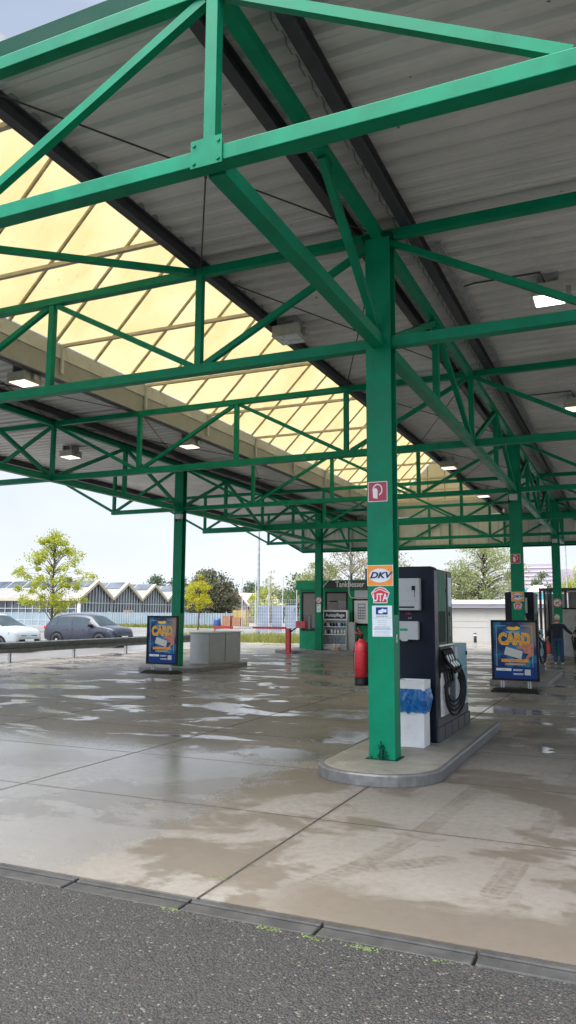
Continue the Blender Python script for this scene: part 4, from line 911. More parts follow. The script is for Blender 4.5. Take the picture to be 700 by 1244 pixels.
# ------------------------------------------------------------------ cars
def car(kind, label, mat):
    t = empty('parked_car', (0, 0, 0), label, 'car', 'cars parked behind the guardrail')
    if kind == 'suv':
        L, wb, W_, wr = 4.5, 2.68, .92, .355
        st = [(-2.25, .45, .85, .98, .80), (-2.18, .36, .95, 1.12, .86), (-2.0, .32, 1.02, 1.28, .90), (-1.85, .30, 1.04, 1.44, .91), (-1.55, .27, 1.05, 1.58, .92), (-1.0, .24, 1.04, 1.645, .92), (-.3, .24, 1.02, 1.66, .92), (.3, .24, 1.01, 1.62, .92), (.62, .24, 1.0, 1.54, .92), (1.0, .24, 1.0, 1.28, .92), (1.28, .24, 1.0, 1.08, .92), (1.6, .24, .97, 1.03, .91), (1.9, .24, .92, .98, .89), (2.08, .26, .84, .92, .85), (2.19, .30, .72, .80, .80), (2.25, .42, .60, .66, .74)]
        win = ((-1.78, -1.42), (-1.36, -.42), (-.34, .62)); ws = (.60, 1.27); ax = 1.36
    else:
        L, wb, W_, wr = 4.4, 2.65, .92, .34
        st = [(-2.2, .45, .85, .95, .80), (-2.1, .36, 1.0, 1.3, .88), (-1.95, .30, 1.06, 1.5, .90), (-1.6, .26, 1.06, 1.62, .92), (-1.0, .24, 1.05, 1.68, .92), (-.3, .24, 1.03, 1.69, .92), (.2, .24, 1.02, 1.65, .92), (.5, .24, 1.01, 1.56, .92), (.95, .24, 1.02, 1.28, .92), (1.3, .24, 1.02, 1.12, .92), (1.6, .24, 1.0, 1.07, .91), (1.85, .25, .95, 1.02, .88), (2.03, .27, .86, .94, .83), (2.13, .30, .74, .82, .78), (2.19, .40, .60, .66, .72)]
        win = ((-1.75, -1.35), (-1.28, -.35), (-.28, .60)); ws = (.48, 1.28); ax = 1.33
    def row(x):
        for a, b in zip(st[:-1], st[1:]):
            if a[0] <= x <= b[0]:
                f = (x-a[0])/(b[0]-a[0]); return [a[i]+(b[i]-a[i])*f for i in range(5)]
        return list(st[-1] if x > 0 else st[0])
    def sec(x):
        _, zl, zb, zt, w_ = row(x)
        cab = min(1, max(0, (zt-zb-.05)/.45)); wt = w_*(.90-.19*cab)
        return [(w_*.90, zl), (w_*.985, zl+.12), (w_, zl+(zb-zl)*.45), (w_*.985, zl+(zb-zl)*.8), (w_*.955, zb), (wt+.03, zb+(zt-zb)*.80), (wt-.05, zt-.02*cab), (w_*.45, zt+.015), (0, zt+.03)]
    xs_ = []
    for a, b in zip(st[:-1], st[1:]): xs_ += [a[0], (a[0]+b[0])/2]
    xs_.append(st[-1][0]); n_ = 17; vs = []; fs = []
    for x in xs_:
        s_ = sec(x); full = s_+[(-a, b) for a, b in s_[::-1][1:]]
        vs += [(x, a, b) for a, b in full]
    for i in range(len(xs_)-1): fs += [(i*n_+j, i*n_+j+1, (i+1)*n_+j+1, (i+1)*n_+j) for j in range(n_-1)]+[(i*n_+n_-1, i*n_, (i+1)*n_, (i+1)*n_+n_-1)]
    fs += [tuple(range(n_)), tuple(range((len(xs_)-1)*n_, len(xs_)*n_))[::-1]]
    body = MB().add(vs, fs, True).build('body', mat, t)
    def side_patch(name, xa, xb, fa, fb, mat_, parent, off=.006, inset=.0):
        for s_ in (1, -1):
            v = []; f = []; N_ = 6
            for i in range(N_+1):
                x = xa+(xb-xa)*i/N_; q = sec(x); p4, p5 = Vector(q[4]), Vector(q[5])
                for fr_ in (fa, fb):
                    p = p4+(p5-p4)*fr_; v.append((x, s_*(p.x+off), p.y))
                    v.append((x, s_*(p.x-.02), p.y))
            for i in range(N_): a = i*4; f += [(a, a+4, a+6, a+2), (a+1, a+3, a+7, a+5), (a, a+1, a+5, a+4), (a+2, a+6, a+7, a+3)]
            f += [(0, 2, 3, 1), (N_*4, N_*4+1, N_*4+3, N_*4+2)]
            MB().add(v, f).build(name, mat_, parent)
    for a, b in win: side_patch('side_window', a, b, .08, .96, M['glass_car'], t)
    def top_patch(name, xa, xb, mat_):
        v = []; f = []; N_ = 6
        for i in range(N_+1):
            x = xa+(xb-xa)*i/N_; q = sec(x)
            for a, b in ((q[6][0]+.0, q[6][1]), (q[7][0], q[7][1]), (0, q[8][1]), (-q[7][0], q[7][1]), (-q[6][0], q[6][1])): v.append((x, a*.97, b+.008))
        for i in range(N_): f += [(i*5+j, i*5+j+1, i*5+6+j, i*5+5+j) for j in range(4)]
        MB().add(v, f, True).build(name, mat_, t)
    top_patch('windscreen', ws[0], ws[1], M['glass_car'])
    xf = st[-1][0]
    for s_ in (1, -1):
        for xw in (ax, ax-wb):
            y_ = s_*(W_-.01)
            disc(MB(), (xw, s_*(W_-.05), wr+.02), wr+.055, 28, th=(0, s_*.056, 0)).build('wheel_arch', M['black'], body)
            prof = [(wr*.62, -.11), (wr*.95, -.11), (wr, -.08), (wr, .08), (wr*.95, .11), (wr*.62, .11)]
            wv_ = []; wf = []; n2_ = 24
            for i, (r_, d_) in enumerate(prof):
                wv_ += [(xw+r_*math.cos(2*math.pi*j/n2_), s_*(W_-.10)+d_*s_, wr+r_*math.sin(2*math.pi*j/n2_)) for j in range(n2_)]
                if i: wf += [((i-1)*n2_+j, (i-1)*n2_+(j+1) % n2_, i*n2_+(j+1) % n2_, i*n2_+j) for j in range(n2_)]
            wh = MB().add(wv_, wf, True).build('wheel', M['tyre'], t)
            rm = MB(); disc(rm, (xw, s_*(W_-.03), wr), wr*.20, 12, th=(0, s_*.04, 0))
            for q in range(5):
                a = 2*math.pi*q/5+.3; rm.bar((xw, s_*(W_-.01), wr), (xw+wr*.64*math.cos(a), s_*(W_-.01), wr+wr*.64*math.sin(a)), .075, .03, (0, 1, 0))
            disc(rm, (xw, s_*(W_-.045), wr), wr*.66, 20, th=(0, s_*.01, 0)); rm.build('rim', M['rim'], wh)
        q = row(xf-.12); MB().bar((xf-.42, s_*.83, .84), (xf-.07, s_*.64, .745), .13, .09).build('headlight', M['headl'], t)
        MB().rbox(ws[0]+.12, ws[0]+.32, s_*.96-.09, s_*.96+.09, 1.02, 1.16, .03).build('mirror', M['black'] if kind == 'suv' else mat, t)
        for xh in (-.55, .45): MB().box(xh-.2, xh-.05, s_*(W_-.01)-.012, s_*(W_-.01)+.012, .86, .885).build('door_handle', mat, t)
        MB().box(-.345, -.335, s_*(W_-.006)-.004, s_*(W_-.006)+.004, .35, .98).box(.72, .73, s_*(W_-.006)-.004, s_*(W_-.006)+.004, .35, .95).build('door_gap', M['black'], body)
        MB().box(-ax+.40, ax-.42, s_*(W_-.02)-.012, s_*(W_-.02)+.012, .28, .36).build('sill', M['black'], body)
    MB().rbox(xf-.20, xf+.015, -.62, .62, .42, .58, .03).build('lower_grille', M['black'], t)
    MB().rbox(xf-.20, xf-.015, -.50, .50, .665, .755, .03).build('upper_grille', M['black'], t)
    MB().box(xf+.0155, xf+.028, -.26, .26, .47, .58).build('number_plate', M['paper'], t)
    for s_ in (1, -1): MB().rbox(-2.22, -2.05, s_*.72-.15, s_*.72+.15, .92, 1.05, .02).build('tail_light', M['red'], t)
    return t
c1 = car('suv', 'dark blue grey SUV parked behind the guardrail, facing right', M['carblue'])
c1.location = (-25.65, 32.45, -.004)
c2 = car('com', 'white compact SUV cut off by the left edge of the picture, behind the guardrail', M['carwhite'])
c2.location = (-26.2, 26.35, -.004)

# ------------------------------------------------------------------ person
def skinned(name, verts, edges, mat, parent, sub=2):
    me = bpy.data.meshes.new(name); me.from_pydata([v[0] for v in verts], edges, [])
    o = bpy.data.objects.new(name, me); col.objects.link(o)
    md = o.modifiers.new('skin', 'SKIN'); md.use_smooth_shade = True; md.branch_smoothing = .3
    for i, v in enumerate(verts):
        r_ = v[1]; me.skin_vertices[0].data[i].radius = r_ if hasattr(r_, '__len__') else (r_, r_)
    me.skin_vertices[0].data[0].use_root = True
    sb = o.modifiers.new('sub', 'SUBSURF'); sb.levels = sub; sb.render_levels = sub
    bpy.context.view_layer.update()
    m2 = bpy.data.meshes.new_from_object(o.evaluated_get(bpy.context.evaluated_depsgraph_get())); bpy.data.objects.remove(o)
    m2.materials.clear(); m2.materials.append(mat); m2.name = name
    for p_ in m2.polygons: p_.use_smooth = True
    ob = bpy.data.objects.new(name, m2); col.objects.link(ob); ob.parent = parent; return ob
pe = empty('person', (0, 0, 0), 'white haired man seen from behind in dark jacket and jeans carrying a red canister', 'person')
V = []; Ed = []
def jt(p, r_, par=None):
    V.append((p, r_)); i = len(V)-1
    if par is not None: Ed.append((par, i))
    return i
# facing +Y
def arms_legs(full):
    global V, Ed
    V, Ed = [], []
    pel = jt((0, 0, .95), (.15, .11)); w1 = jt((0.0, .0, 1.12), (.145, .105), pel); ch = jt((.01, .01, 1.30), (.175, .115), w1); nk0 = jt((.01, .015, 1.43), (.10, .085), ch)
    nk = jt((.01, .02, 1.50), .055, nk0); hd = jt((.0, .035, 1.58), (.072, .085), nk); h2 = jt((-.005, .04, 1.66), (.076, .09), hd); h3 = jt((-.005, .04, 1.71), (.05, .06), h2)
    res = {}
    for s_, el, ha in ((-1, (-.31, -.02, 1.16), (-.36, .03, .95)), (1, (.33, .10, 1.20), (.50, .26, 1.06))):
        sh = jt((s_*.19, .01, 1.40), .062, nk0); e = jt(el, .045, sh); wv = jt(ha, .030, e)
        d = (Vector(ha)-Vector(el)).normalized(); pl = jt(Vector(ha)+d*.06, (.038, .018), wv)
        if full:
            side = d.cross(Vector((0, 0, 1)) if abs(d.z) < .8 else Vector((0, 1, 0))).normalized()
            for k2, (o_, ln) in enumerate(((-.027, .065), (-.009, .075), (.009, .07), (.027, .055))):
                a_ = jt(Vector(ha)+d*(.09)+side*o_, .0095, pl); b_ = jt(Vector(ha)+d*(.09+ln*.6)+side*o_+Vector((0, .01, 0)), .0088, a_); jt(Vector(ha)+d*(.09+ln)+side*o_+Vector((0, .03, 0)), .0075, b_)
            a_ = jt(Vector(ha)+d*.04+side*-.04, .011, wv); jt(Vector(ha)+d*.08+side*-.055, .009, a_)
        res[s_] = Vector(ha)+d*.1
    for s_, kn, an in ((-1, (-.10, .10, .52), (-.10, -.03, .10)), (1, (.11, .05, .50), (.12, .10, .08))):
        hp = jt((s_*.095, 0, .90), .085, pel); q = jt(kn, .045, hp); cf = jt((Vector(kn)*.6+Vector(an)*.4)+Vector((0, -.02, 0)), .038, q); a_ = jt(an, .03, cf); jt(Vector(an)+Vector((0, .12, -.055)), (.038, .028), a_)
    return res
hands = arms_legs(True)
skinned('body', V, Ed, M['skin'], pe)
V, Ed = [], []
a0 = jt((0, 0, .86), (.20, .15)); a1 = jt((0, 0, 1.05), (.195, .145), a0); a2 = jt((.01, .01, 1.28), (.215, .15), a1); a3 = jt((.01, .015, 1.42), (.14, .11), a2); jt((.01, .02, 1.475), .068, a3)
for s_, el, ha in ((-1, (-.31, -.02, 1.16), (-.355, .025, .98)), (1, (.33, .10, 1.20), (.475, .24, 1.08))):
    sh = jt((s_*.19, .01, 1.39), .082, a3); e = jt(el, .066, sh); jt(ha, .050, e)
skinned('jacket', V, Ed, M['jacket'], pe)
V, Ed = [], []
a0 = jt((0, 0, .96), (.155, .12))
for s_, kn, an in ((-1, (-.10, .10, .52), (-.10, -.03, .13)), (1, (.11, .05, .50), (.12, .10, .11))):
    hp = jt((s_*.098, 0, .88), .104, a0); q = jt(kn, .085, hp); cf = jt((Vector(kn)*.5+Vector(an)*.5), .078, q); jt(Vector(an)-Vector((0, 0, .05)), .07, cf)
skinned('trousers', V, Ed, M['jeans'], pe)
vs = []; fs = []; nu, nv = 18, 12
for j in range(nv+1):
    th = math.pi*j/nv
    for i in range(nu):
        a = 2*math.pi*i/nu; d = Vector((math.sin(th)*math.cos(a), math.sin(th)*math.sin(a), math.cos(th))); q = 1+.05*noise.noise(d*4)
        vs.append((-.005+d.x*.092*q, .018+d.y*.102*q-(.012 if d.y > .2 and d.z < .3 else 0)*4*max(0, d.y), 1.665+d.z*.118*q*(1 if d.z > 0 else .8)))
    if j: fs += [((j-1)*nu+i, (j-1)*nu+(i+1) % nu, j*nu+(i+1) % nu, j*nu+i) for i in range(nu)]
MB().add(vs, fs, True).build('hair', M['hair'], pe)
for p_, s_ in (((-.10, -.03, .05), 1), ((.12, .10, .045), 1)):
    V, Ed = [], []
    a0 = jt(Vector(p_)+Vector((0, -.06, 0)), (.045, .04)); a1 = jt(Vector(p_)+Vector((0, .06, 0)), (.05, .038), a0); jt(Vector(p_)+Vector((0, .16, -.012)), (.045, .028), a1)
    skinned('shoe', V, Ed, M['shoe'], pe, 1)
g = MB()
for s_ in (-1, 1): g.rbox(s_*.078-.012, s_*.078+.012, .01, .045, 1.575, 1.635, .006)
g.build('ear', M['skin'], pe)
MB().rbox(-.012, .012, .115, .145, 1.585, 1.63, .008).build('nose', M['skin'], pe)
MB().box(-.04, -.02, .118, .126, 1.635, 1.648).box(.02, .04, .118, .126, 1.635, 1.648).build('eye', M['ink'], pe)
MB().box(-.025, .025, .115, .122, 1.555, 1.563).build('mouth', M['sign_red'], pe)
pe.location = (-2.40, 29.2, 0)
t = empty('fuel_canister', (0, 0, 0), 'red fuel canister carried in the left hand of the walking man', 'canister')
hx, hy, hz = hands[-1]
t.location = (-2.40+hx, 29.2+hy, hz-.40)
L_ = t.location
MB().rbox(L_.x-.11, L_.x+.11, L_.y-.07, L_.y+.09, L_.z-.06, L_.z+.28, .025).build('tank', M['red'], t)
MB().tube([(L_.x-.08, L_.y, L_.z+.28), (L_.x-.07, L_.y, L_.z+.37), (L_.x+.07, L_.y, L_.z+.37), (L_.x+.08, L_.y, L_.z+.28)], .013, 8).build('handle', M['red'], t)

# ------------------------------------------------------------------ shed, vacuum station and bins at the right edge
t = empty('service_shed', (-1.5, 35.4, 0), 'grey corrugated service shed with ochre roof trim and dark posts at the right edge', 'shed')
g = MB(); x = -2.4; pf = []
while x < 2.2: pf += [(x, 0), (x+.1, 0), (x+.12, .03), (x+.18, .03)]; x += .2
vs = []; fs = []
for xx, dy in pf: vs += [(xx, 35.2-dy, .05), (xx, 35.2-dy, 2.75), (xx, 35.3, .05), (xx, 35.3, 2.75)]
for i in range(len(pf)-1):
    a = i*4; fs += [(a, a+1, a+5, a+4), (a+2, a+6, a+7, a+3), (a, a+4, a+6, a+2), (a+1, a+3, a+7, a+5)]
g.add(vs, fs); g.box(2.1, 2.2, 35.3, 38, .05, 2.75); g.build('wall', M['shed'], t)
g = MB(); g.box(-3.55, 2.3, 34.6, 38.2, 2.80, 2.90); g.build('roof', M['sheddark'], t)
MB().box(-2.0, 2.3, 34.52, 34.598, 2.80, 2.98).build('roof_trim', M['ochre'], t)
for x, y in ((-3.5, 34.7), (-3.1, 34.9), (-3.5, 36.5), (-3.5, 38.0), (-2.5, 35.1)): MB().box(x-.05, x+.05, y-.05, y+.05, 0, 2.80).build('post', M['sheddark'], t)
dr = MB().box(-2.75, -1.55, 34.95, 35.0, 2.0, 2.06).box(-2.75, -2.69, 34.95, 35.0, .0, 2.0).box(-1.61, -1.55, 34.95, 35.0, 0, 2.0).build('door_frame', M['black'], t)
MB().box(-2.69, -1.61, 34.97, 34.98, .02, 2.0).build('door_leaf', M['cabinet'], dr)
MB().box(-3.45, -2.55, 36.6, 36.66, .02, 2.7).build('side_glass', M['glass_dk'], t)
t = empty('vacuum_station', (-1.6, 30.9, 0), 'dark cluttered vacuum unit with hoses to the right of the walking man', 'vacuum station')
MB().rbox(-1.98, -1.35, 30.7, 31.2, .02, .95, .04).build('housing', M['rubber'], t)
MB().rbox(-1.90, -1.45, 30.75, 31.1, .96, 1.35, .05).build('motor_head', M['black'], t)
MB().tube([(-1.9, 30.65, 1.2), (-2.02, 30.55, .9), (-1.95, 30.5, .5), (-1.75, 30.5, .35), (-1.6, 30.55, .6), (-1.65, 30.6, 1.0)], .028, 8).build('hose', M['rubber'], t)
MB().tube([(-1.8, 30.8, 1.35), (-1.82, 30.8, 1.85)], .02, 8).rbox(-1.9, -1.74, 30.7, 30.9, 1.5, 1.75, .02).build('stand', M['brownp'], t)
MB().box(-1.96, -1.7, 30.69, 30.699, .2, .5).build('label', M['txtgrey'], t)
t = empty('tyre_stack', (-1.85, 30.2, 0), 'stack of dark tyres beside the vacuum unit at the right edge', 'tyres')
for i in range(3):
    MB().lathe([(.17, .0+i*.2), (.28, .0+i*.2), (.31, .05+i*.2), (.31, .14+i*.2), (.28, .19+i*.2), (.17, .19+i*.2), (.17, .0+i*.2)], (-1.62+.03*i, 30.15, .003), 20).build('tyre', M['tyre'], t)

# ------------------------------------------------------------------ buildings behind
t = empty('glass_hall', (-68, 84, -.09), 'long hall with white zigzag gables, glazing bars and pale roofs left behind the cars', 'hall')
FX, Y0, GW, ZV, ZA = -68.0, 83.9, 7.1, 3.72, 6.05
NG = 5; XB = -110
MB().box(XB, FX-.12, Y0+.12, Y0+GW*NG-.12, -.09, 1.7).build('base_wall', M['palewall'], t)
gl_ = MB(); gl_.box(XB+.1, FX-.2, Y0+.2, Y0+GW*NG-.2, 1.701, ZV-.05)
for i in range(NG): gl_.prism([(Y0+GW*i+.15, ZV-.04), (Y0+GW*(i+1)-.15, ZV-.04), (Y0+GW*(i+.5), ZA-.2)], (FX-.2, 0, 0), (0, 1, 0), (0, 0, 1), (-40, 0, 0))
gl_.build('glazing', M['hallglass'], t)
mu = MB(); n_ = 0
for i in range(NG):
    for j in range(11):
        y = Y0+GW*i+.15+j*(GW-.3)/10; zt = ZV+(ZA-ZV)*(1-abs(y-(Y0+GW*(i+.5)))/(GW/2))-.1; mu.box(FX-.16, FX-.06, y-.045, y+.045, -.09, zt)
mu.box(FX-.17, FX-.08, Y0, Y0+GW*NG, 3.0, 3.09); mu.box(FX-.17, FX-.08, Y0, Y0+GW*NG, 1.68, 1.78)
x = XB
while x < FX-.3: mu.box(x-.05, x+.05, Y0+.07, Y0+.17, -.09, ZV-.02); x += 1.25
mu.box(XB, FX, Y0+.08, Y0+.16, 2.2, 2.3); mu.box(XB, FX, Y0+.08, Y0+.16, .6, .7)
o = mu.build('glazing_bars', M['mullion'], t); tag(o, kind='stuff')
MB().box(FX-.4, FX-.02, Y0-.03, Y0+.3, -.09, ZV).build('corner_post', M['white'], t)
rf = MB()
for i in range(NG):
    ya, yb, ym = Y0+GW*i, Y0+GW*(i+1), Y0+GW*(i+.5)
    for (y1_, y2_) in ((ya, ym), (yb, ym)):
        rf.prism([(y1_, ZV), (y2_, ZA), (y2_, ZA+.14), (y1_, ZV+.14)], (FX-.01, 0, 0), (0, 1, 0), (0, 0, 1), (XB-FX, 0, 0))
rf.prism([(Y0-.35, ZV-.22), (Y0, ZV), (Y0, ZV+.14), (Y0-.35, ZV-.08)], (FX+.2, 0, 0), (0, 1, 0), (0, 0, 1), (XB-FX, 0, 0))
rf.build('roof', M['roofgrey'], t)
fa = MB()
for i in range(NG):
    ya, yb, ym = Y0+GW*i, Y0+GW*(i+1), Y0+GW*(i+.5)
    for (y1_, y2_) in ((ya, ym), (yb, ym)): fa.prism([(y1_, ZV-.28), (y2_, ZA-.28), (y2_, ZA+.16), (y1_, ZV+.16)], (FX, 0, 0), (0, 1, 0), (0, 0, 1), (.3, 0, 0))
fa.box(XB, FX+.3, Y0-.40, Y0-.351, ZV-.42, ZV-.05); fa.build('gable_fascia', M['cream'], t)
for i in range(NG):
    ym = Y0+GW*(i+.5); rl = MB()
    for s_ in (-1,):
        for x in range(int(XB), int(FX), 3): rl.prism([(ym-1.5, ZA-.98+.16), (ym-.1, ZA+.08), (ym-.1, ZA+.14), (ym-1.5, ZA-.98+.22)], (x, 0, 0), (0, 1, 0), (0, 0, 1), (2.6, 0, 0))
    rl.build('rooflight', M['hallglass'], t)
t2 = empty('number_board', (FX+.1, 95, .3), 'orange and cream board with a red 24 on the hall front', 'sign')
MB().box(FX+.1, FX+.16, 93.5, 96.0, .3, 2.1).build('board', M['cream'], t2)
text('lettering', '24', 1.5, M['crate'], t2, (FX+.18, 94.9, 1.3), rot=(R(90), 0, R(90)), bold=.04)
MB().box(FX+.165, FX+.18, 93.55, 95.9, .4, .6).build('stripe', M['crate'], t2)

def house(x, y, w_, d_, zv, za, label):
    t = empty('gabled_house', (x, y, -.09), label, 'house', 'small gabled houses beyond the trees')
    MB().box(x-w_/2, x+w_/2, y, y+d_, -.09, zv).prism([(x-w_/2, zv), (x+w_/2, zv), (x, za-.2)], (0, y, 0), (1, 0, 0), (0, 0, 1), (0, d_, 0)).build('wall', M['housewall'], t)
    r_ = MB()
    for s_ in (-1, 1): r_.prism([(x+s_*(w_/2+.35), zv-.25), (x, za), (x, za+.25), (x+s_*(w_/2+.35), zv+.0)], (0, y-.5, 0), (1, 0, 0), (0, 0, 1), (0, d_+1, 0))
    r_.build('roof', M['houseroof'], t)
    MB().box(x-.5, x+.5, y-.03, y+.02, 1.2, 2.2).build('window', M['glass_dk'], t)
house(-67.7, 130, 3.6, 10, 3.3, 5.4, 'left small house with cream gable roof beyond the maple')
house(-65.0, 130.5, 3.6, 10, 3.3, 5.3, 'right small house with cream gable roof beside the lamp post')

t = empty('garage_building', (-10, 52, -.004), 'low cream white flat roofed garage building right behind the front pump', 'building')
MB().box(-17, -4.6, 52, 62, -.004, 2.15).build('wall', M['wallwhite'], t)
MB().box(-17.3, -4.3, 51.6, 62.3, 2.45, 2.72).build('roof', M['white'], t)
MB().box(-17.1, -4.5, 51.8, 52.2, 2.15, 2.45).build('fascia', M['lilac2'], t)
MB().box(-17.2, -4.4, 51.72, 51.79, 2.12, 2.19).build('gutter', M['sheddark'], t)
g = MB()
for x in (-14.3, -11.4, -8.6, -5.8): g.box(x, x+.03, 51.985, 51.999, 0, 2.12)
g.box(-17, -4.6, 51.985, 51.999, .9, .92); g.box(-17, -4.6, 51.985, 51.999, 1.3, 1.31); g.build('panel_joint', M['grey'], t)
t = empty('bollard', (-9.1, 50, 0), 'short dark post in front of the cream garage wall', 'bollard')
MB().lathe([(0, 0), (.1, 0), (.1, .56), (.07, .6), (0, .6)], (-9.1, 50, 0), 14).build('post', M['sheddark'], t)
MB().lathe([(.102, .40), (.104, .40), (.104, .48), (.102, .48)], (-9.1, 50, 0), 14).build('band', M['white'], t)

t = empty('clad_building', (-9, 95, -.09), 'large lilac grey building with horizontal cladding bands above the pumps on the right', 'building')
MB().box(-12.5, -8.1, 95, 118, -.09, 7.75).box(-8.1, -5.9, 97, 118, -.09, 7.2).build('wall', M['lilac'], t)
g = MB()
for i in range(9): g.box(-12.55, -8.05, 94.93, 94.995, 3.6+i*.46, 3.72+i*.46); g.box(-8.095, -8.04, 95.0, 118, 3.6+i*.46, 3.72+i*.46)
g.build('cladding_band', M['lilac2'], t)
g = MB()
for x in (-11.2, -10.0, -9.2): g.box(x-.03, x+.03, 94.88, 94.925, 3.0, 5.4)
g.build('downpipe', M['white'], t)
MB().box(-8.04, -7.9, 95, 97, 3, 7.3).build('side_grille', M['lilac2'], t)
t = empty('teal_building', (-9, 75, -.004), 'low teal walled building between the second pump and the shed', 'building')
MB().box(-9.8, -6.3, 75, 80, -.004, 4.15).build('wall', M['tealwall'], t)
MB().box(-9.82, -6.28, 74.95, 74.999, 1.4, 2.2).build('yellow_band', M['crateY'], t)
t = empty('parasol', (-7.2, 70, 0), 'white dome shaped parasol in front of the teal building', 'parasol')
pr = [(0, 4.35), (.35, 4.28), (.7, 4.1), (.98, 3.8), (1.02, 3.68), (.96, 3.72), (.6, 3.95), (0, 4.2)]
MB().lathe(pr, (-7.2, 70, 0), 24).build('canopy_cloth', M['white'], t); MB().tube([(-7.2, 70, 0), (-7.2, 70, 4.2)], .04, 8).build('pole', M['alu'], t)

# fences, lamp posts, crates
t = empty('panel_fence', (-58, 82, -.09), 'long pale blue grey panel fence in front of the hall and trees', 'fence')
g = MB(); x = -67.6
while x < -42: g.box(x, x+.30, 82.0, 82.06, -.06, 1.75); x += .36
g.build('slats', M['palewall'], t)
g = MB(); x = -67.6
while x < -42: g.box(x, x+.10, 82.061, 82.16, -.09, 1.9); x += 2.88
g.build('posts', M['galv'], t)
t = empty('mesh_fence', (-27, 60, 0), 'tall wire mesh fence with white posts and blue panels left of the kiosk', 'fence')
for i in range(6): MB().box(-31.0+i*1.3-.03, -31.0+i*1.3+.03, 60, 60.07, -.09, 4.9).build('post', M['mullion'], t)
g = MB()
for i in range(40): g.box(-31.0+i*.17-.008, -31.0+i*.17+.008, 60.08, 60.09, .2, 2.9)
for i in range(10): g.box(-31.0, -24.4, 60.09, 60.1, .3+i*.29-.008, .3+i*.29+.008)
g.build('mesh', M['wire'], t)
g = MB()
for i in range(4): g.box(-29.6+i*1.3, -28.5+i*1.3, 60.3, 60.34, .2, 2.45)
g.build('blue_panel', M['bluefence'], t)
def street_lamp(x, y, h_, label, r_=.13):
    t = empty('lamp_post', (x, y, -.05), label, 'lamp post', 'tall grey lamp posts')
    MB().tube([(x, y, -.05), (x, y, 1.3), (x, y, h_)], [r_, r_*.9, r_*.45], 12).build('pole', M['galv'], t)
    MB().tube([(x, y, h_-.1), (x+.5, y-.3, h_+.25), (x+1.2, y-.7, h_+.3)], .05, 8).build('arm', M['galv'], t)
    MB().rbox(x+1.1, x+1.9, y-.95, y-.65, h_+.24, h_+.38, .03).build('lamp_head', M['grey'], t)
street_lamp(-29.9, 61.0, 11, 'tall grey lamp post rising behind the barrier boom', .16)
street_lamp(-4.15, 60, 9, 'thin pale lamp post right of the rearmost column', .07)
def crate(x, y, w_, h_, mat, label, name='storage_crate'):
    t = empty(name, (x, y, -.09), label, 'crate')
    MB().box(x-w_/2, x+w_/2, y, y+.8, -.085, h_).build('crate_body', mat, t)
    g = MB()
    for q in (-.48, -.16, .16, .48): g.box(x+w_*q-.03, x+w_*q+.03, y-.03, y-.001, -.08, h_+.01)
    g.build('batten', M['brownp'], t)
crate(-43.4, 80, 1.0, 1.45, M['crate'], 'rust orange crate left of the yellow container under the maple')
crate(-42.2, 80.2, 1.0, 1.25, M['crate'], 'rust orange crate right of the tall yellow container')
crate(-42.6, 81.8, 1.8, 2.1, M['crateY'], 'tall yellow container behind the orange crates')
t = empty('barrel', (-44.6, 80, -.09), 'blue barrel beside the orange crates under the maple', 'barrel')
MB().lathe([(0, -.09), (.40, -.09), (.43, .3), (.43, .8), (.40, 1.15), (0, 1.15)], (-44.6, 80, 0), 18).build('drum', M['barrel'], t)
MB().lathe([(.43, .50), (.45, .52), (.45, .58), (.43, .60)], (-44.6, 80, 0), 18).build('hoop', M['barrel'], t)

# ------------------------------------------------------------------ grass verge
rnd = random.Random(21)
g = MB()
tag(MB().box(-27, -16.8, 41.8, 46.5, -.085, .012).build('verge', plain('verge_soil', (.16, .15, .06), .9, 0, .3, 3)), kind=S)
for _ in range(9000):
    x, y = rnd.uniform(-27, -16.9), rnd.uniform(41.9, 46.4)
    if noise.noise(Vector((x*.7, y*.7, 2))) < -.35: continue
    h_ = rnd.uniform(.15, .6)*(1+.5*noise.noise(Vector((x*.9, y*.9, 0)))); a = rnd.uniform(0, 6.28); w_ = .018; lx, ly = rnd.uniform(-.12, .12), rnd.uniform(-.12, .12)
    dx, dy = w_*math.cos(a), w_*math.sin(a)
    g.add([(x-dx, y-dy, 0), (x+dx, y+dy, 0), (x+lx*.4+dx*.6, y+ly*.4+dy*.6, h_*.6), (x+lx*.4-dx*.6, y+ly*.4-dy*.6, h_*.6), (x+lx, y+ly, h_)], [(0, 1, 2, 3), (3, 2, 4)])
tag(g.build('grass', M['grass']), kind='stuff')
g = MB()
for _ in range(5000):
    x, y = rnd.uniform(-67, -43), rnd.uniform(80.5, 81.9)
    h_ = rnd.uniform(.1, .5); a = rnd.uniform(0, 6.28); w_ = .05; dx, dy = w_*math.cos(a), w_*math.sin(a)
    g.add([(x-dx, y-dy, -.09), (x+dx, y+dy, -.09), (x+rnd.uniform(-.1, .1), y, h_)], [(0, 1, 2)])
tag(g.build('grass', M['grass']), kind='stuff')

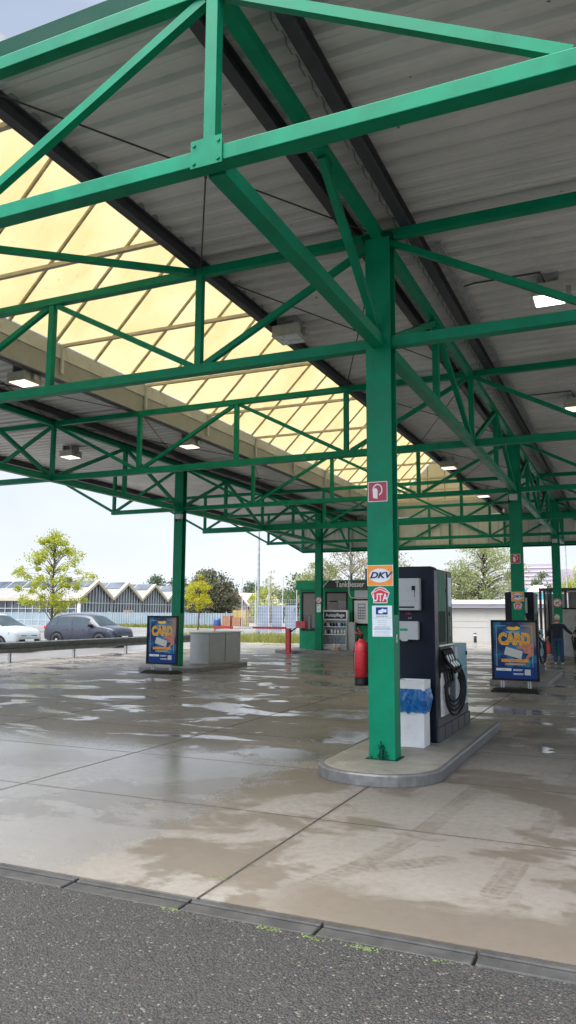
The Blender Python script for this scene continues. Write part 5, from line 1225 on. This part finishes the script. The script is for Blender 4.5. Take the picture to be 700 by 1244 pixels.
# ------------------------------------------------------------------ trees
def tree(x, y, h_, rx, ry_, z0, mat, label, seed, n_cl=60, per=60, ls=.16, cr=.55, trunk=.12, shape=1.0, ry=None, group='trees behind the station'):
    rnd = random.Random(seed); ry = ry or rx
    t = empty('tree', (x, y, -.09), label, 'tree', group)
    zc, rz = (z0+h_)/2, (h_-z0)/2
    tk = MB(); bend = rnd.uniform(-.15, .15)
    pts = [(x, y, -.09), (x+bend*.3, y, z0*.6), (x+bend, y, z0+.3*rz), (x+bend*.6, y, zc+.3*rz), (x+bend*.3, y, h_-.15*rz)]
    tk.tube(pts, [trunk*1.2, trunk, trunk*.8, trunk*.45, trunk*.12], 8)
    lf = MB(); vs = []; fs = []
    for i in range(n_cl):
        while True:
            u = Vector((rnd.uniform(-1, 1), rnd.uniform(-1, 1), rnd.uniform(-1, 1)))
            if .15 < u.length < 1: break
        u = u*(.55+.45*u.length)/max(u.length, .01)*u.length**.4
        k_ = 1-shape*.45*max(0, u.z)
        c = Vector((x+u.x*rx*k_, y+u.y*ry*k_, zc+u.z*rz))
        cc = cr*rnd.uniform(.55, 1.25)
        base = Vector((x+bend*.6, y, max(z0*.8, min(c.z-.4*rz*rnd.uniform(.4, 1), zc+.5*rz)))); mid = (base+c)/2+Vector((0, 0, .08*rz))
        tk.tube([base, mid, c], [trunk*.28, trunk*.16, trunk*.05], 5, False)
        for _ in range(int(per*rnd.uniform(.6, 1.4))):
            d = Vector((rnd.gauss(0, 1), rnd.gauss(0, 1), rnd.gauss(0, .75)))*.5*cc; p = c+d
            a = Vector((rnd.gauss(0, 1), rnd.gauss(0, 1), rnd.gauss(0, .6))).normalized(); b = a.orthogonal().normalized(); b.rotate(Matrix.Rotation(rnd.uniform(0, 6.28), 3, a)); e = a.cross(b)
            s_ = ls*rnd.uniform(.6, 1.3)
            n0 = len(vs); vs += [p-b*s_*.5, p+e*s_*.35, p+b*s_*.5, p-e*s_*.35]; fs.append((n0, n0+1, n0+2, n0+3))
    lf.add(vs, fs); lf.build('crown', mat, t); tk.build('trunk', M['bark'], t)
    return t
tree(-47.6, 55, 9.1, 3.7, 3.3, 1.0, M['leafY'], 'young yellow green tree standing behind the dark blue grey SUV', 1, 88, 110, .17, .50, .12, 1.3)
tree(-41.3, 70, 5.7, 1.35, 1.3, 1.7, M['leafYY'], 'small bright yellow tree just right of the left column', 2, 46, 90, .13, .5, .07, .8)
tree(-48.3, 85, 6.8, 3.3, 3, .9, M['leafR'], 'broad reddish brown maple right of the left column', 3, 130, 110, .26, 1.0, .25, .7)
tree(-50.9, 88, 7.2, 2.2, 2.2, 1.2, M['leafR'], 'darker reddish maple partly hidden behind the left column', 4, 70, 100, .26, .9, .2, .5)
rd = random.Random(77)
far = [(-94.5, 9.6, 3.6), (-88.5, 9.2, 3.4), (-71.3, 8.0, 3.2), (-64, 6.4, 3.0), (-60, 6.8, 2.6), (-56, 6.2, 3.2), (-52, 6.8, 3), (-47.5, 6.4, 3.2), (-104, 7, 4), (-76, 6.8, 3.0)]
lbs = ['roundish far green tree above the second gable of the hall', 'far green tree above the hall close to the left column', 'far green tree above the cream gabled houses', 'far green tree behind the lamp post', 'far green tree just right of the lamp post', 'far green tree above the blue mesh fence', 'far green tree over the right part of the mesh fence', 'far green tree touching the kiosk roof on its left', 'far green tree hidden behind the hall roof', 'far dark green tree between maple and gabled houses']
for i, (x, h_, r_) in enumerate(far):
    tree(x, 142, h_, r_, r_, 1.0, M['leafD'], lbs[i], 100+i, 55, 70, .42, 1.1, .2, .4)
tree(-34.4, 73, 6.3, 1.5, 1.3, 1.0, M['leafP'], 'slender sparse young tree behind the mesh fence', 6, 34, 26, .17, .5, .05, .9)
tree(-36.4, 76, 4.4, 1.9, 1.5, .6, M['leafY'], 'low yellow green bush tree behind the mesh fence right of the lamp post', 7, 50, 60, .2, .6, .08, .4)
tree(-25.9, 62, 5.6, 1.6, 1.5, .8, M['leafG'], 'green tree directly left of the kiosk roof', 8, 60, 70, .2, .6, .1, .4)
tree(-23.6, 60, 6.5, 2.0, 1.8, 1.2, M['leafP'], 'pale green tree behind the kiosk, left of its lettering', 9, 70, 60, .19, .6, .1, .5)
tree(-21.2, 61, 8.2, 2.6, 2.2, 1.5, M['leafBr'], 'airy pinkish young leafed tree above the kiosk lettering', 10, 90, 42, .15, .7, .1, .3)
tree(-18.4, 61, 7.8, 2.2, 2, 1.4, M['leafBr'], 'airy pinkish tree mostly hidden behind the front column', 13, 70, 42, .15, .7, .1, .3)
tree(-12.7, 75, 9.2, 4.0, 3.2, 2.2, M['leafP'], 'large airy pale green tree above the cream garage roof', 11, 170, 62, .16, .78, .16, .6)
tree(-15.2, 76, 6.4, 2.4, 2.4, 2.0, M['leafP'], 'lower green tree beside the large airy one above the garage roof', 12, 80, 50, .20, .75, .15, .4)
tree(-3.3, 66, 5.6, 1.7, 1.7, .8, M['leafY'], 'bright green tree at the right edge beyond the shed roof', 14, 70, 80, .2, .7, .1, .4)
tree(-9.0, 90, 6.8, 1.2, 1.2, 2.0, M['leafG'], 'small tree top right of the second right column', 15, 24, 50, .2, .5, .08, .4)
